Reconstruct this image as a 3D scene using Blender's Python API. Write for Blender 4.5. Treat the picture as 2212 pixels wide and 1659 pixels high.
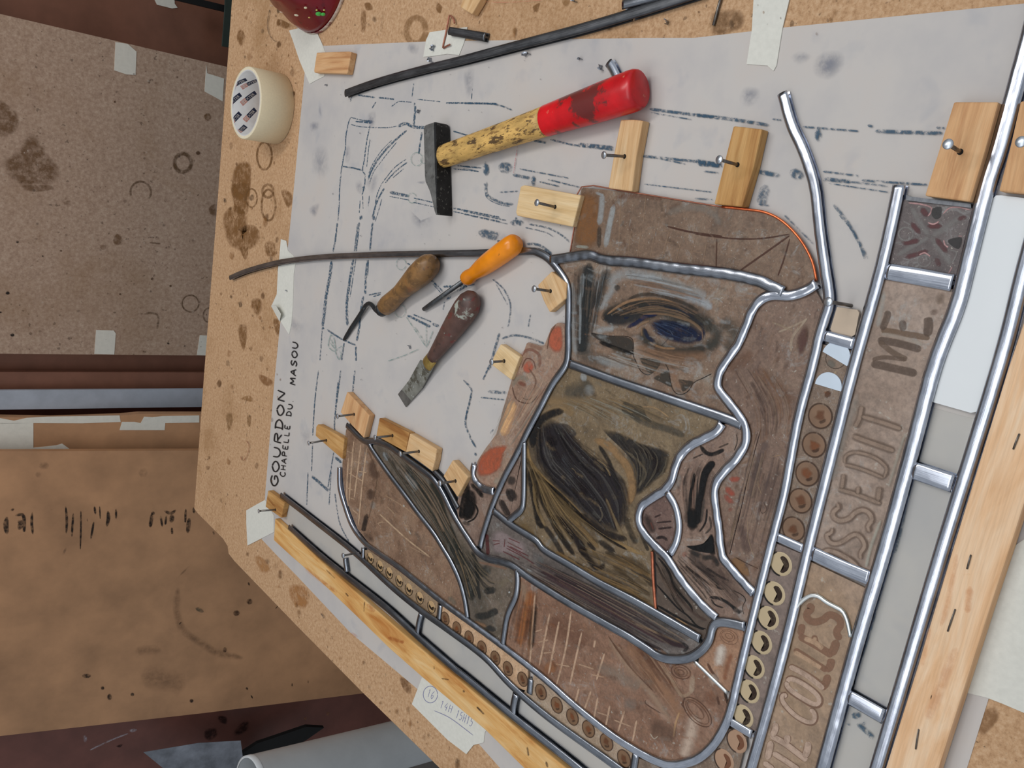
import bpy, bmesh, math, random
from mathutils import Vector, Matrix
random.seed(7)
sc = bpy.context.scene
for o in list(bpy.data.objects): bpy.data.objects.remove(o)
# ------------------------------------------------------------------ camera
F_PX, CX, CY = 1843.8, 1106.0, 829.5          # focal length / centre in pixels of the 2212x1659 frame
CAM_H = 0.62                                   # camera above the bench top
BZ = 0.90                                      # bench top height
_X = Vector((0.1549, -0.9608, -0.2298)).normalized()
_Y = Vector((-0.6551, -0.274, 0.7041)); _Y = (_Y - _X * _X.dot(_Y)).normalized()
_Z = _X.cross(_Y)
ROT = Matrix((_X, _Y, _Z))                     # camera (x right, y down, z fwd) -> world
CAM = Vector((0, 0, BZ + CAM_H))
cam = bpy.data.cameras.new('camera'); cam.sensor_width = 36.0; cam.sensor_fit = 'HORIZONTAL'
cam.lens = F_PX / 2212 * 36.0; cam.clip_start = 0.02; cam.clip_end = 50
camo = bpy.data.objects.new('camera', cam); sc.collection.objects.link(camo)
c0 = ROT @ Vector((1, 0, 0)); c1 = ROT @ Vector((0, -1, 0)); c2 = ROT @ Vector((0, 0, -1))
camo.matrix_world = Matrix(((c0.x, c1.x, c2.x, CAM.x), (c0.y, c1.y, c2.y, CAM.y), (c0.z, c1.z, c2.z, CAM.z), (0, 0, 0, 1)))
sc.camera = camo
# ------------------------------------------------------------------ world, lamps, exposure
w = bpy.data.worlds.new('world'); sc.world = w; w.use_nodes = True
w.node_tree.nodes['Background'].inputs[0].default_value = (0.80, 0.86, 0.93, 1)
w.node_tree.nodes['Background'].inputs[1].default_value = 0.36
def area(name, loc, target, sx, sy, power, col):
    l = bpy.data.lights.new(name, 'AREA'); l.shape = 'RECTANGLE'; l.size = sx; l.size_y = sy
    l.energy = power; l.color = col
    o = bpy.data.objects.new(name, l); sc.collection.objects.link(o); o.location = loc
    o.rotation_euler = (Vector(target) - Vector(loc)).to_track_quat('-Z', 'Y').to_euler()
    return o
area('ceiling_tube_light', (0.75, 1.25, 3.0), (0.0, 0.7, 0.9), 1.5, 0.25, 11, (1.0, 0.97, 0.93))
area('ceiling_light_panel', (0.0, 0.40, 3.05), (0.0, 0.40, 0.9), 3.0, 0.95, 14, (0.96, 0.98, 1.0))
sc.view_settings.view_transform = 'Standard'; sc.view_settings.look = 'None'
sc.view_settings.gamma = 1; sc.view_settings.use_curve_mapping = False
sc.view_settings.exposure = 0.40
sc.cycles.transparent_max_bounces = 64
# ------------------------------------------------------------------ pixels -> bench plane or any plane
def ray(x, y): return ROT @ Vector(((x - CX) / F_PX, (y - CY) / F_PX, 1.0))
def at(x, y, z=0.0):
    """point at height z above the bench top"""
    d = ray(x, y); t = (BZ + z - CAM.z) / d.z
    return CAM + d * t
class Pl:
    def __init__(s, pt, n): s.p = Vector(pt); s.n = Vector(n).normalized()
    def hit(s, x, y, off=0.0):
        d = ray(x, y); t = ((s.p + s.n * off - CAM).dot(s.n)) / d.dot(s.n)
        return CAM + d * t
class BenchPl:
    n = Vector((0, 0, 1))
    def __init__(s, z=0.0): s.z = z
    def hit(s, x, y, off=0.0): return at(x, y, s.z + off)
FR = dict(z1=(0,0,3.95), z2=(0,400,3.95), z3=(0,800,3.95), z4=(0,1200,3.614), z5=(480,0,3.95), z6=(480,400,3.95), z7=(480,800,3.95), z8=(480,1200,3.614),
    r1=(1000,0,3.95), r2=(1000,380,3.95), r3=(1000,780,3.95), r4=(1000,1180,3.464), r5=(1500,0,3.107), r6=(1500,380,3.107), r7=(1500,780,3.107), r8=(1500,1180,3.107),
    c1=(1600,1280,7.9), c2=(1600,1449,7.9), c3=(1700,1080,6.9125), c4=(1780,620,6.9125), c5=(1760,850,6.9125), c6=(560,720,4.485), c7=(680,180,5.53), c8=(660,480,5.53),
    d1=(1200,560,5.027), d2=(1340,860,6.144), d3=(1340,1100,6.144), d4=(720,920,5.53), d5=(860,1180,5.53), d6=(1230,1350,5.368), d7=(1880,380,6.38), d8=(1980,1180,3.466), p=(0,0,1))
def P(fr, s):
    x0, y0, k = FR[fr]
    return [(x0 + float(a.split(',')[0]) / k, y0 + float(a.split(',')[1]) / k) for a in s.split()]
# ------------------------------------------------------------------ helpers
def lin(c, a=1.0):
    f = lambda v: (v / 12.92 if v <= 0.04045 else ((v + 0.055) / 1.055) ** 2.4)
    return tuple(f(v / 255.0) for v in c) + (a,)
def smooth(pts, n=4, closed=False):
    """Catmull-Rom through the points"""
    pts = [Vector(p) for p in pts]; m = len(pts)
    if m < 3: return pts
    out = []
    rng = range(m if closed else m - 1)
    for i in rng:
        if closed: a, b, c, d = pts[i-1], pts[i], pts[(i+1) % m], pts[(i+2) % m]
        else: a, b, c, d = pts[max(i-1, 0)], pts[i], pts[i+1], pts[min(i+2, m-1)]
        for k in range(n):
            t = k / n
            out.append(0.5 * ((2*b) + (c-a)*t + (2*a-5*b+4*c-d)*t*t + (3*b-a-3*c+d)*t**3))
    if not closed: out.append(pts[-1])
    return out
def resample(pts, step):
    out = [pts[0].copy()]; acc = 0
    for a, b in zip(pts, pts[1:]):
        L = (b - a).length
        if L < 1e-9: continue
        d = step - acc
        while d <= L: out.append(a.lerp(b, d / L)); d += step
        acc = L - (d - step)
    if (out[-1] - pts[-1]).length > step * 0.3: out.append(pts[-1].copy())
    return out
ORI = {}
def obj(name, verts, faces, mat, parent=None, tc=None, col=None, smooth_shade=False, mats=None, mi=None):
    """one mesh object; verts are world points; the origin goes to the base of the mesh"""
    me = bpy.data.meshes.new(name)
    vs = [Vector(v) for v in verts]
    if parent is None or parent.name not in ORI:
        o0 = Vector((sum(v.x for v in vs)/len(vs), sum(v.y for v in vs)/len(vs), min(v.z for v in vs)))
    else: o0 = ORI[parent.name]
    me.from_pydata([v - o0 for v in vs], [], faces)
    if tc is not None:
        at_ = me.attributes.new('tc', 'FLOAT_VECTOR', 'POINT')
        at_.data.foreach_set('vector', [x for t in tc for x in t])
    if col is not None:
        at_ = me.attributes.new('Col', 'FLOAT_COLOR', 'POINT')
        at_.data.foreach_set('color', [x for t in col for x in t])
    for m in (mats or [mat]): me.materials.append(m)
    if mi: me.polygons.foreach_set('material_index', mi)
    if smooth_shade: me.polygons.foreach_set('use_smooth', [True] * len(me.polygons))
    me.update()
    o = bpy.data.objects.new(name, me); sc.collection.objects.link(o)
    if parent is not None: o.parent = parent
    else: o.location = o0
    ORI[o.name] = o0
    return o
def thing(name, loc, label, cat, group=None):
    o = bpy.data.objects.new(name, None); o.empty_display_size = 0.02; sc.collection.objects.link(o)
    o.location = loc; ORI[o.name] = Vector(loc); return tag(o, label, cat, group)
def tag(o, label, cat, group=None):
    o['label'] = label; o['category'] = cat
    if group: o['group'] = group
    return o
def bevel(o, w, seg=2, ang=40):
    m = o.modifiers.new('bevel', 'BEVEL'); m.width = w; m.segments = seg; m.limit_method = 'ANGLE'; m.angle_limit = math.radians(ang); return o
def area2(pts):
    return sum(a.x*b.y - b.x*a.y for a, b in zip(pts, pts[1:] + pts[:1])) / 2
def slab(name, pts, z0, z1, mat, parent=None, tcf=None, inset=0.0, smooth_shade=False):
    """polygon (world xy points) extruded between two heights above the bench"""
    pts = [Vector((p.x, p.y, 0)) for p in pts]
    q = [pts[0]]
    for p in pts[1:]:
        if (p - q[-1]).length > 4e-4: q.append(p)
    if (q[0] - q[-1]).length < 4e-4: q.pop()
    if area2(q) < 0: q.reverse()
    n = len(q)
    if inset:
        r = []
        for i in range(n):
            a, b, c = q[i-1], q[i], q[(i+1) % n]
            e1 = (b - a).normalized(); e2 = (c - b).normalized()
            nn = Vector((-(e1+e2).y, (e1+e2).x, 0))
            nn = nn.normalized() if nn.length > 1e-6 else Vector((0, 0, 0))
            r.append(b + nn * inset)
        q = r
    vs = [Vector((p.x, p.y, BZ + z0)) for p in q] + [Vector((p.x, p.y, BZ + z1)) for p in q]
    fs = [tuple(reversed(range(n))), tuple(range(n, 2*n))] + [(i, (i+1) % n, n + (i+1) % n, n + i) for i in range(n)]
    tc = [tcf(v) for v in vs] if tcf else None
    return obj(name, vs, fs, mat, parent, tc)
def lathe(name, a, b, prof, mat, parent=None, seg=20, squash=1.0, up=None, cap=True):
    """surface of revolution about a->b; prof = [(t along, radius)]; squash scales the vertical radius"""
    a = Vector(a); b = Vector(b); d = (b - a); L = d.length; d.normalize()
    u = Vector((0, 0, 1)) if up is None else up
    s = d.cross(u)
    if s.length < 1e-4: s = d.cross(Vector((0, 1, 0)))
    s.normalize(); u2 = s.cross(d).normalized()
    vs, fs, tc = [], [], []
    for t, r in prof:
        for k in range(seg):
            an = 2 * math.pi * k / seg
            vs.append(a + d * (t * L) + s * (r * math.cos(an)) + u2 * (r * squash * math.sin(an)))
            tc.append((t * L, r * math.cos(an), r * math.sin(an)))
    for i in range(len(prof) - 1):
        for k in range(seg):
            fs.append((i*seg + k, (i+1)*seg + k, (i+1)*seg + (k+1) % seg, i*seg + (k+1) % seg))
    if cap:
        fs.append(tuple(range(seg))); fs.append(tuple(reversed(range((len(prof)-1)*seg, len(prof)*seg))))
    return obj(name, vs, fs, mat, parent, tc, smooth_shade=True)
def tube(name, pts, r, mat, parent=None, seg=8, rs=None):
    vs, fs = [], []
    n = len(pts); pts = [Vector(p) for p in pts]
    for i, p in enumerate(pts):
        d = (pts[min(i+1, n-1)] - pts[max(i-1, 0)]).normalized()
        s = d.cross(Vector((0, 0, 1)))
        if s.length < 1e-3: s = Vector((1, 0, 0))
        s.normalize(); u = s.cross(d)
        rr = rs[i] if rs else (r, r)
        if not isinstance(rr, tuple): rr = (rr, rr)
        for k in range(seg):
            an = 2*math.pi*k/seg; vs.append(p + s*(rr[0]*math.cos(an)) + u*(rr[1]*math.sin(an)))
    for i in range(n-1):
        for k in range(seg): fs.append((i*seg+k, (i+1)*seg+k, (i+1)*seg+(k+1) % seg, i*seg+(k+1) % seg))
    fs.append(tuple(range(seg))); fs.append(tuple(reversed(range((n-1)*seg, n*seg))))
    return obj(name, vs, fs, mat, parent, smooth_shade=True)
# ------------------------------------------------------------------ materials
class NT:
    def __init__(s, name):
        s.m = bpy.data.materials.new(name); s.m.use_nodes = True; s.t = s.m.node_tree
        s.b = s.t.nodes['Principled BSDF']; s.out = s.t.nodes['Material Output']
    def n(s, typ, **kw):
        x = s.t.nodes.new(typ)
        for k, v in kw.items():
            if k.startswith('i_'):
                key = k[2:].replace('_', ' '); x.inputs[int(key) if key.isdigit() else key].default_value = v
            else: setattr(x, k, v)
        return x
    def l(s, a, b): s.t.links.new(a, b)
    def coord(s, tc=False, scale=(1, 1, 1), rot=0.0):
        src = s.n('ShaderNodeAttribute', attribute_name='tc').outputs['Vector'] if tc else s.n('ShaderNodeTexCoord').outputs['Object']
        m = s.n('ShaderNodeMapping'); m.inputs['Scale'].default_value = scale; m.inputs['Rotation'].default_value = (0, 0, rot)
        s.l(src, m.inputs['Vector']); return m.outputs['Vector']
    def noise(s, vec, scale, detail=4, rough=0.6, dist=0.0):
        x = s.n('ShaderNodeTexNoise'); s.l(vec, x.inputs['Vector'])
        x.inputs['Scale'].default_value = scale; x.inputs['Detail'].default_value = detail
        x.inputs['Roughness'].default_value = rough; x.inputs['Distortion'].default_value = dist
        return x.outputs['Fac']
    def ramp(s, fac, stops):
        r = s.n('ShaderNodeValToRGB'); e = r.color_ramp.elements
        while len(e) < len(stops): e.new(0.5)
        for el, (p, c) in zip(e, stops): el.position = p; el.color = c if len(c) == 4 else tuple(c) + (1,)
        s.l(fac, r.inputs['Fac']); return r.outputs['Color']
    def mix(s, fac, a, b, mode='MIX'):
        x = s.n('ShaderNodeMix', data_type='RGBA', blend_type=mode)
        for v, k in ((fac, 0), (a, 6), (b, 7)):
            if hasattr(v, 'links') or hasattr(v, 'is_linked'): s.l(v, x.inputs[k])
            else: x.inputs[k].default_value = v
        return x.outputs[2]
    def bump(s, h, strength=0.3, dist=0.001):
        b = s.n('ShaderNodeBump'); b.inputs['Strength'].default_value = strength; b.inputs['Distance'].default_value = dist
        s.l(h, b.inputs['Height']); s.l(b.outputs['Normal'], s.b.inputs['Normal'])
    def set(s, rough=0.6, metal=0.0, spec=0.4):
        s.b.inputs['Roughness'].default_value = rough; s.b.inputs['Metallic'].default_value = metal
        s.b.inputs['Specular IOR Level'].default_value = spec; return s
BW = lambda v: (v, v, v, 1)
def plain(name, c, rough=0.6, metal=0.0, var=0.12, scale=60, bump=0.0, spec=0.4):
    t = NT(name).set(rough, metal, spec); v = t.coord()
    n = t.noise(v, scale, 5)
    a = tuple(x * (1 - var) for x in lin(c)[:3]) + (1,); b = tuple(min(1, x * (1 + var)) for x in lin(c)[:3]) + (1,)
    t.l(t.ramp(n, [(0.3, a), (0.7, b)]), t.b.inputs['Base Color'])
    if bump: t.bump(n, bump)
    return t.m
def chipboard(name, c, dark, light, big=6.0, fleck=420, contrast=1.0, stain=(120, 88, 50), stain_amt=0.35):
    t = NT(name).set(0.75, 0, 0.25); v = t.coord()
    base = t.ramp(t.noise(v, fleck * 0.55, 6, 0.75), [(0.25, lin(dark)), (0.5, lin(c)), (0.78, lin(light))])
    vo = t.n('ShaderNodeTexVoronoi'); vo.inputs['Scale'].default_value = fleck; t.l(v, vo.inputs['Vector'])
    fl = t.ramp(vo.outputs['Distance'], [(0.10, BW(0.55 * contrast + 0.1)), (0.26, BW(1))])
    col = t.mix(0.5, base, fl, 'MULTIPLY')
    sp = t.ramp(t.noise(v, fleck * 0.35, 2, 0.5), [(0.27, lin((70, 50, 35))), (0.31, BW(1))])
    col = t.mix(0.5, col, sp, 'MULTIPLY')
    st = t.ramp(t.noise(v, big, 6, 0.68, 0.4), [(0.52, BW(0)), (0.66, BW(stain_amt))])
    col = t.mix(st, col, lin(stain))
    t.l(col, t.b.inputs['Base Color']); t.bump(base, 0.12, 0.0006); return t.m
def wood(name, c1, c2, c3, dens=1.0, rough=0.6):
    t = NT(name).set(rough, 0, 0.3)
    v = t.coord(True, (9, 110 * dens, 110 * dens)); n = t.noise(v, 1.0, 5, 0.6, 0.8)
    v2 = t.coord(True, (30, 900, 900)); n2 = t.noise(v2, 1.0, 3, 0.6)
    col = t.ramp(n, [(0.30, lin(c1)), (0.5, lin(c2)), (0.68, lin(c3))])
    col = t.mix(0.35, col, t.ramp(n2, [(0.3, BW(0.62)), (0.6, BW(1))]), 'MULTIPLY')
    t.l(col, t.b.inputs['Base Color']); t.bump(n2, 0.15, 0.0004); return t.m
def lead(name, c, rough, c2=None, streak=0.5):
    t = NT(name).set(rough, 1.0)
    v = t.coord(True, (25, 1400, 1400)); n = t.noise(v, 1.0, 4, 0.65, 0.3)
    v2 = t.coord(True, (60, 160, 160)); n2 = t.noise(v2, 1.0, 4, 0.6)
    a = lin(c2 or tuple(x * 0.72 for x in c)); b = lin(c)
    col = t.mix(streak, t.ramp(n2, [(0.3, a), (0.62, b)]), t.ramp(n, [(0.3, a), (0.6, b)]))
    t.l(col, t.b.inputs['Base Color'])
    t.l(t.ramp(n, [(0.25, BW(rough * 0.75)), (0.75, BW(min(1, rough * 1.35)))]), t.b.inputs['Roughness'])
    t.bump(n, 0.12, 0.0004); return t.m
def painted_glass(name, c1, c2, c3, scale=45, dep=0.0, rough=0.42, stretch=(1, 1, 1), rot=0.0):
    """old glass covered with fired brown paint, mottled; dep = amount of pale crusty deposit"""
    t = NT(name).set(rough, 0, 0.5); v = t.coord(False, stretch, rot)
    n = t.noise(v, scale, 8, 0.66, 0.6)
    col = t.ramp(n, [(0.28, lin(c1)), (0.5, lin(c2)), (0.72, lin(c3))])
    fine = t.noise(v, scale * 14, 4, 0.7)
    mid = t.noise(v, scale * 4.5, 6, 0.7, 0.5)
    col = t.mix(0.5, col, t.ramp(mid, [(0.33, BW(0.6)), (0.62, BW(1.12))]), 'MULTIPLY')
    col = t.mix(0.5, col, t.ramp(fine, [(0.32, BW(0.42)), (0.60, BW(1.08))]), 'MULTIPLY')
    sp = t.ramp(t.noise(v, scale * 9, 3, 0.6), [(0.655, BW(0)), (0.70, BW(0.55))])
    col = t.mix(sp, col, lin((178, 172, 160)))
    if dep:
        d = t.ramp(t.noise(v, scale * 1.2, 10, 0.78, 0.8), [(0.58 - dep * 0.12, BW(0)), (0.70, BW(0.75))])
        col = t.mix(d, col, lin((158, 160, 158)))
    t.l(col, t.b.inputs['Base Color']); t.bump(n, 0.2, 0.0006); return t.m
def paint_mat(name, lo, hi, scale, rough=0.5, stretch=(1, 1, 1), r0=0.3, r1=0.62):
    """flat paint or ink: colour and coverage from the stroke, broken up by a grain"""
    t = NT(name).set(rough, 0, 0.3)
    a = t.n('ShaderNodeAttribute', attribute_name='Col')
    t.l(a.outputs['Color'], t.b.inputs['Base Color'])
    g = t.ramp(t.noise(t.coord(False, stretch), scale, 5, 0.7), [(r0, BW(lo)), (r1, BW(hi))])
    mu = t.n('ShaderNodeMath', operation='MULTIPLY', use_clamp=True); t.l(a.outputs['Alpha'], mu.inputs[0]); t.l(g, mu.inputs[1])
    tr = t.n('ShaderNodeBsdfTransparent'); mx = t.n('ShaderNodeMixShader')
    t.l(mu.outputs[0], mx.inputs[0]); t.l(tr.outputs[0], mx.inputs[1]); t.l(t.b.outputs[0], mx.inputs[2])
    t.l(mx.outputs[0], t.out.inputs['Surface']); return t.m
M = {}
M['chip_bench'] = chipboard('bench_chipboard', (190, 152, 115), (150, 112, 78), (214, 182, 148), stain_amt=0.42, stain=(140, 100, 56))
M['chip_board'] = chipboard('leaning_chipboard', (172, 146, 126), (140, 114, 96), (198, 176, 156), big=4.0, fleck=300, stain=(140, 108, 76), stain_amt=0.35)
M['hardboard'] = plain('hardboard_brown', (174, 131, 95), 0.6, var=0.24, scale=9)
M['darkboard'] = plain('dark_brown_board', (128, 86, 68), 0.42, var=0.25, scale=9)
M['redboard'] = plain('red_brown_board', (108, 66, 56), 0.45, var=0.28, scale=9)
M['zinc'] = plain('galvanised_strip', (168, 174, 184), 0.5, 0.15, var=0.1, scale=30)
M['pvc'] = plain('grey_pvc', (196, 199, 200), 0.4, var=0.06, scale=15)
M['pvc_in'] = plain('grey_pvc_rim', (214, 218, 220), 0.4, var=0.05, scale=20)
M['black'] = plain('black_rubber_and_shade', (8, 8, 8), 0.7)  # rail black; also paints the shade in the pipe gap and nail holes
M['greenmesh'] = plain('dark_green_mesh', (42, 52, 46), 0.8)
M['film'] = plain('grey_film', (112, 116, 124), 0.35, var=0.55, scale=18)
M['tape'] = plain('masking_tape_paper', (214, 212, 202), 0.7, var=0.05, scale=220, bump=0.15)
M['tapeshade'] = plain('masking_tape_aged', (216, 212, 200), 0.7, var=0.05, scale=120, bump=0.15)
M['tape_roll'] = plain('crepe_tape', (222, 206, 172), 0.55, var=0.04, scale=400, bump=0.1)
M['tape_edge'] = plain('tape_roll_edge', (226, 214, 186), 0.6, var=0.06, scale=300)
M['core'] = plain('cardboard_core_paper', (206, 204, 202), 0.6, var=0.06, scale=90)
M['navy'] = plain('navy_print', (28, 42, 72), 0.5, var=0.05)
M['orange_print'] = plain('orange_print', (214, 100, 70), 0.5, var=0.05)
M['white_print'] = plain('white_print', (214, 212, 208), 0.5, var=0.03)
M['red_pot'] = plain('red_enamel', (122, 16, 32), 0.28, var=0.18, scale=14, spec=0.5)
M['chip_white'] = plain('worn_white_rim', (206, 192, 178), 0.6, var=0.15, scale=200)
M['steel_black'] = plain('blackened_steel', (34, 33, 33), 0.38, 0.75, var=0.5, scale=160, bump=0.3)
M['steel_grey'] = plain('worn_grey_steel', (108, 108, 108), 0.42, 0.8, var=0.35, scale=110, bump=0.2)
M['steel_blade'] = plain('scraped_blade_steel', (150, 152, 150), 0.35, 0.85, var=0.35, scale=70, bump=0.15)
M['nail'] = plain('nail_steel', (118, 112, 106), 0.35, 0.9, var=0.25, scale=300)
M['nail_head'] = plain('nail_head_steel', (190, 196, 204), 0.32, 0.9, var=0.1, scale=300)
M['brass'] = plain('brass_ferrule', (176, 148, 84), 0.4, 0.8, var=0.2, scale=200)
M['copper'] = plain('copper_foil', (226, 122, 78), 0.34, 0.9, var=0.3, scale=160)
M['copper_strip'] = plain('copper_foil_strip', (186, 112, 84), 0.38, 0.8, var=0.35, scale=220)
M['copper_dull'] = plain('dull_copper_wire', (170, 112, 92), 0.45, 0.7, var=0.15, scale=160)
M['orange'] = plain('orange_plastic', (240, 140, 18), 0.28, var=0.06, scale=40, spec=0.5)
M['ink_paint'] = paint_mat('carbon_ink', 0.0, 1.0, 330, 0.6, r0=0.40, r1=0.55)
M['line_paint'] = paint_mat('marker_ink', 0.85, 1.0, 300, 0.5)
M['glass_paint'] = paint_mat('fired_glass_paint', 0.58, 1.0, 210, 0.42, r0=0.32, r1=0.56)
M['glass_scratch'] = paint_mat('scratched_paint', 0.0, 1.0, 330, 0.42)
M['stain_paint'] = paint_mat('soaked_stain', 0.12, 1.0, 95, 0.7, r0=0.33, r1=0.58)
M['lead_dark'] = lead('lead_oxidised', (112, 114, 118), 0.40, (70, 72, 76))
M['lead_mid'] = lead('lead_drawn', (168, 172, 180), 0.22, (112, 116, 124))
M['lead_bright'] = lead('lead_burnished', (212, 216, 226), 0.16, (150, 154, 166))
M['solder'] = lead('bright_lead_strip', (236, 238, 236), 0.3, (200, 204, 200))
M['wood_pine'] = wood('pine_block', (190, 144, 96), (216, 176, 128), (226, 192, 148))
M['wood_pale'] = wood('pale_pine_block', (208, 172, 120), (226, 194, 146), (234, 208, 166))
M['wood_old'] = wood('old_pine_block', (150, 98, 48), (190, 142, 84), (212, 168, 110), 0.7)
M['wood_red'] = wood('reddish_pine_block', (180, 126, 82), (212, 164, 116), (224, 182, 136), 0.8)
M['wood_batten'] = wood('orange_pine_batten', (218, 168, 120), (234, 192, 150), (242, 212, 178), 0.45)
M['wood_batten2'] = wood('weathered_pine_batten', (188, 122, 58), (220, 170, 104), (230, 192, 136), 0.5)
M['wood_handle'] = wood('dirty_ash_handle', (160, 118, 56), (206, 164, 92), (222, 186, 118), 1.2, 0.5)
# ------------------------------------------------------------------ paint strokes
class Paint:
    """a layer of flat strokes on a plane; every stroke has its own colour and coverage"""
    dz = 9e-6
    def __init__(s, plane, off=0.00012): s.pl = plane; s.off = off; s.k = 0; s.v = []; s.f = []; s.c = []
    def _z(s): s.k += 1; return s.off + s.k * s.dz
    def stroke(s, pts, w, col, a=1.0, soft=0.6, taper=0.14, sm=True):
        """pts pixels, w full width in pixels"""
        if soft >= 0.55: w *= 1.45               # feathered strokes fade towards their rims
        z = s._z(); q = smooth([(p[0], p[1], 0) for p in pts], 6) if (sm and len(pts) > 2) else [Vector((p[0], p[1], 0)) for p in pts]
        L = sum((b - a_).length for a_, b in zip(q, q[1:]))
        q = resample(q, max(L / 46.0, min(w * (0.22 if soft < .5 else 0.6), 10, L / 4), 0.8)); n = len(q)
        if n < 2: return
        offs = [(-1, 0), (-(1 - soft * 0.75), 0.92), (0, 1), ((1 - soft * 0.75), 0.92), (1, 0)]
        base = len(s.v); cl = lin(col)[:3]
        for i, p in enumerate(q):
            d = (q[min(i+1, n-1)] - q[max(i-1, 0)])
            if d.length < 1e-6: d = Vector((1, 0, 0))
            d.normalize(); nx, ny = -d.y, d.x
            t = i / (n - 1); tp = 1.0
            if taper > 0:
                if soft < 0.5:                       # round ends
                    e = min(t, 1 - t) * L / max(0.5 * w, 1e-6)
                    if e < 1: tp = math.sqrt(max(1 - (1 - e) ** 2, 0.12))
                else:
                    e = min(t, 1 - t) / taper
                    if e < 1: tp = 0.35 + 0.65 * math.sqrt(max(e, 0))
            for o, aa in offs:
                h = 0.5 * w * tp * o
                s.v.append(s.pl.hit(p.x + nx * h, p.y + ny * h, z))
                s.c.append(cl + (aa * a * (1.0 if 0 < i < n-1 or soft < 0.3 else 0.35),))
        for i in range(n - 1):
            for k in range(4):
                A = base + i * 5 + k; s.f.append((A, A + 1, A + 6, A + 5))
    def blob(s, pts, col, a=1.0, soft=0.35, sm=True):
        z = s._z(); q = smooth([(p[0], p[1], 0) for p in pts], 4, True) if sm else [Vector((p[0], p[1], 0)) for p in pts]
        n = len(q); c = sum(q, Vector()) / n; base = len(s.v); cl = lin(col)[:3]
        s.v.append(s.pl.hit(c.x, c.y, z)); s.c.append(cl + (a,))
        for p in q:
            m = c.lerp(p, 1 - soft); s.v.append(s.pl.hit(m.x, m.y, z)); s.c.append(cl + (a,))
        for p in q: s.v.append(s.pl.hit(p.x, p.y, z)); s.c.append(cl + (0 if soft > 0.05 else a,))
        for i in range(n):
            j = (i + 1) % n
            s.f.append((base, base + 1 + i, base + 1 + j)); s.f.append((base + 1 + i, base + 1 + n + i, base + 1 + n + j, base + 1 + j))
    def ring(s, cx, cy, rx, ry, w, col, a=1.0, rot=0.0, soft=0.6, a0=0.0, a1=360.0):
        n = 28; pts = []
        for i in range(n + 1):
            t = math.radians(a0 + (a1 - a0) * i / n); x, y = rx * math.cos(t), ry * math.sin(t)
            pts.append((cx + x * math.cos(rot) - y * math.sin(rot), cy + x * math.sin(rot) + y * math.cos(rot)))
        s.stroke(pts, w, col, a, soft, 0.0, False)
    def build(s, name, parent, mat):
        if not s.v: return None
        return obj(name, s.v, s.f, mat, parent, col=s.c)
# stroke letters, unit box, x along the writing, y up
LET = {'G': ['.95,.85 .5,1 .1,.7 .1,.3 .5,0 .9,.2 .9,.5 .55,.5'], 'O': ['.5,1 .1,.7 .1,.3 .5,0 .9,.3 .9,.7 .5,1'], 'U': ['.1,1 .15,.3 .5,0 .85,.3 .9,1'],
 'R': ['.15,0 .2,1', '.2,1 .8,.95 .85,.65 .25,.5', '.4,.5 .9,0'], 'D': ['.2,0 .2,1', '.05,1 .6,.95 .9,.5 .6,.05 .05,0'], 'N': ['.1,0 .15,1', '.15,1 .8,.05', '.8,.05 .95,1.1'],
 'C': ['.9,.9 .5,1 .15,.6 .2,.2 .55,0 .95,.15'], 'H': ['.15,0 .15,1', '.85,0 .85,1', '.15,.5 .85,.55'], 'A': ['.05,0 .5,1', '.5,1 .95,0', '.25,.4 .8,.4'], 'P': ['.2,0 .2,1', '.2,1 .8,.95 .85,.6 .2,.5'],
 'E': ['.9,1 .2,1', '.2,1 .2,0', '.2,0 .9,0', '.2,.5 .7,.5'], 'L': ['.2,1 .2,0', '.2,0 .85,.02'], 'M': ['.05,0 .15,1', '.15,1 .5,.3', '.5,.3 .85,1', '.85,1 .95,0'], 'S': ['.9,.85 .5,1 .2,.75 .5,.5 .85,.3 .5,0 .1,.15'],
 'W': ['.0,1 .25,0', '.25,0 .5,.7', '.5,.7 .75,0', '.75,0 1,1'], '1': ['.3,.8 .55,1', '.55,1 .5,0'], '4': ['.6,1 .1,.4', '.1,.4 .9,.4', '.7,.7 .65,0'], '5': ['.85,1 .25,1', '.25,1 .2,.55', '.2,.55 .7,.6 .85,.3 .5,0 .1,.1'], '6': ['.8,1 .3,.6 .2,.2 .5,0 .8,.2 .7,.45 .25,.35'],
 '.': ['.2,0 .3,.12'], ' ': []}
def write(pa, text, p0, p1, hv, w, col, a=1.0):
    n = len(text)
    for i, ch in enumerate(text):
        for st in LET[ch]:
            pts = []
            for q in st.split():
                x, y = map(float, q.split(',')); t = (i + 0.08 + 0.8 * x) / n
                pts.append((p0[0] + (p1[0]-p0[0])*t + hv[0]*y, p0[1] + (p1[1]-p0[1])*t + hv[1]*y))
            pa.stroke(pts, w, col, a, 0.3, 0.15)
# ------------------------------------------------------------------ room shell
floor = obj('floor', [(-4, -3, 0), (4, -3, 0), (4, 3.2, 0), (-4, 3.2, 0)], [(0, 1, 2, 3)], plain('concrete_floor', (92, 88, 84), 0.8, var=0.2, scale=4)); floor['kind'] = 'structure'
wall = obj('wall_back', [(-4, 2.6, 0), (4, 2.6, 0), (4, 2.6, 3.1), (-4, 2.6, 3.1)], [(3, 2, 1, 0)], plain('back_wall_plaster', (120, 112, 104), 0.9, var=0.12, scale=3)); wall['kind'] = 'structure'
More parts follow.
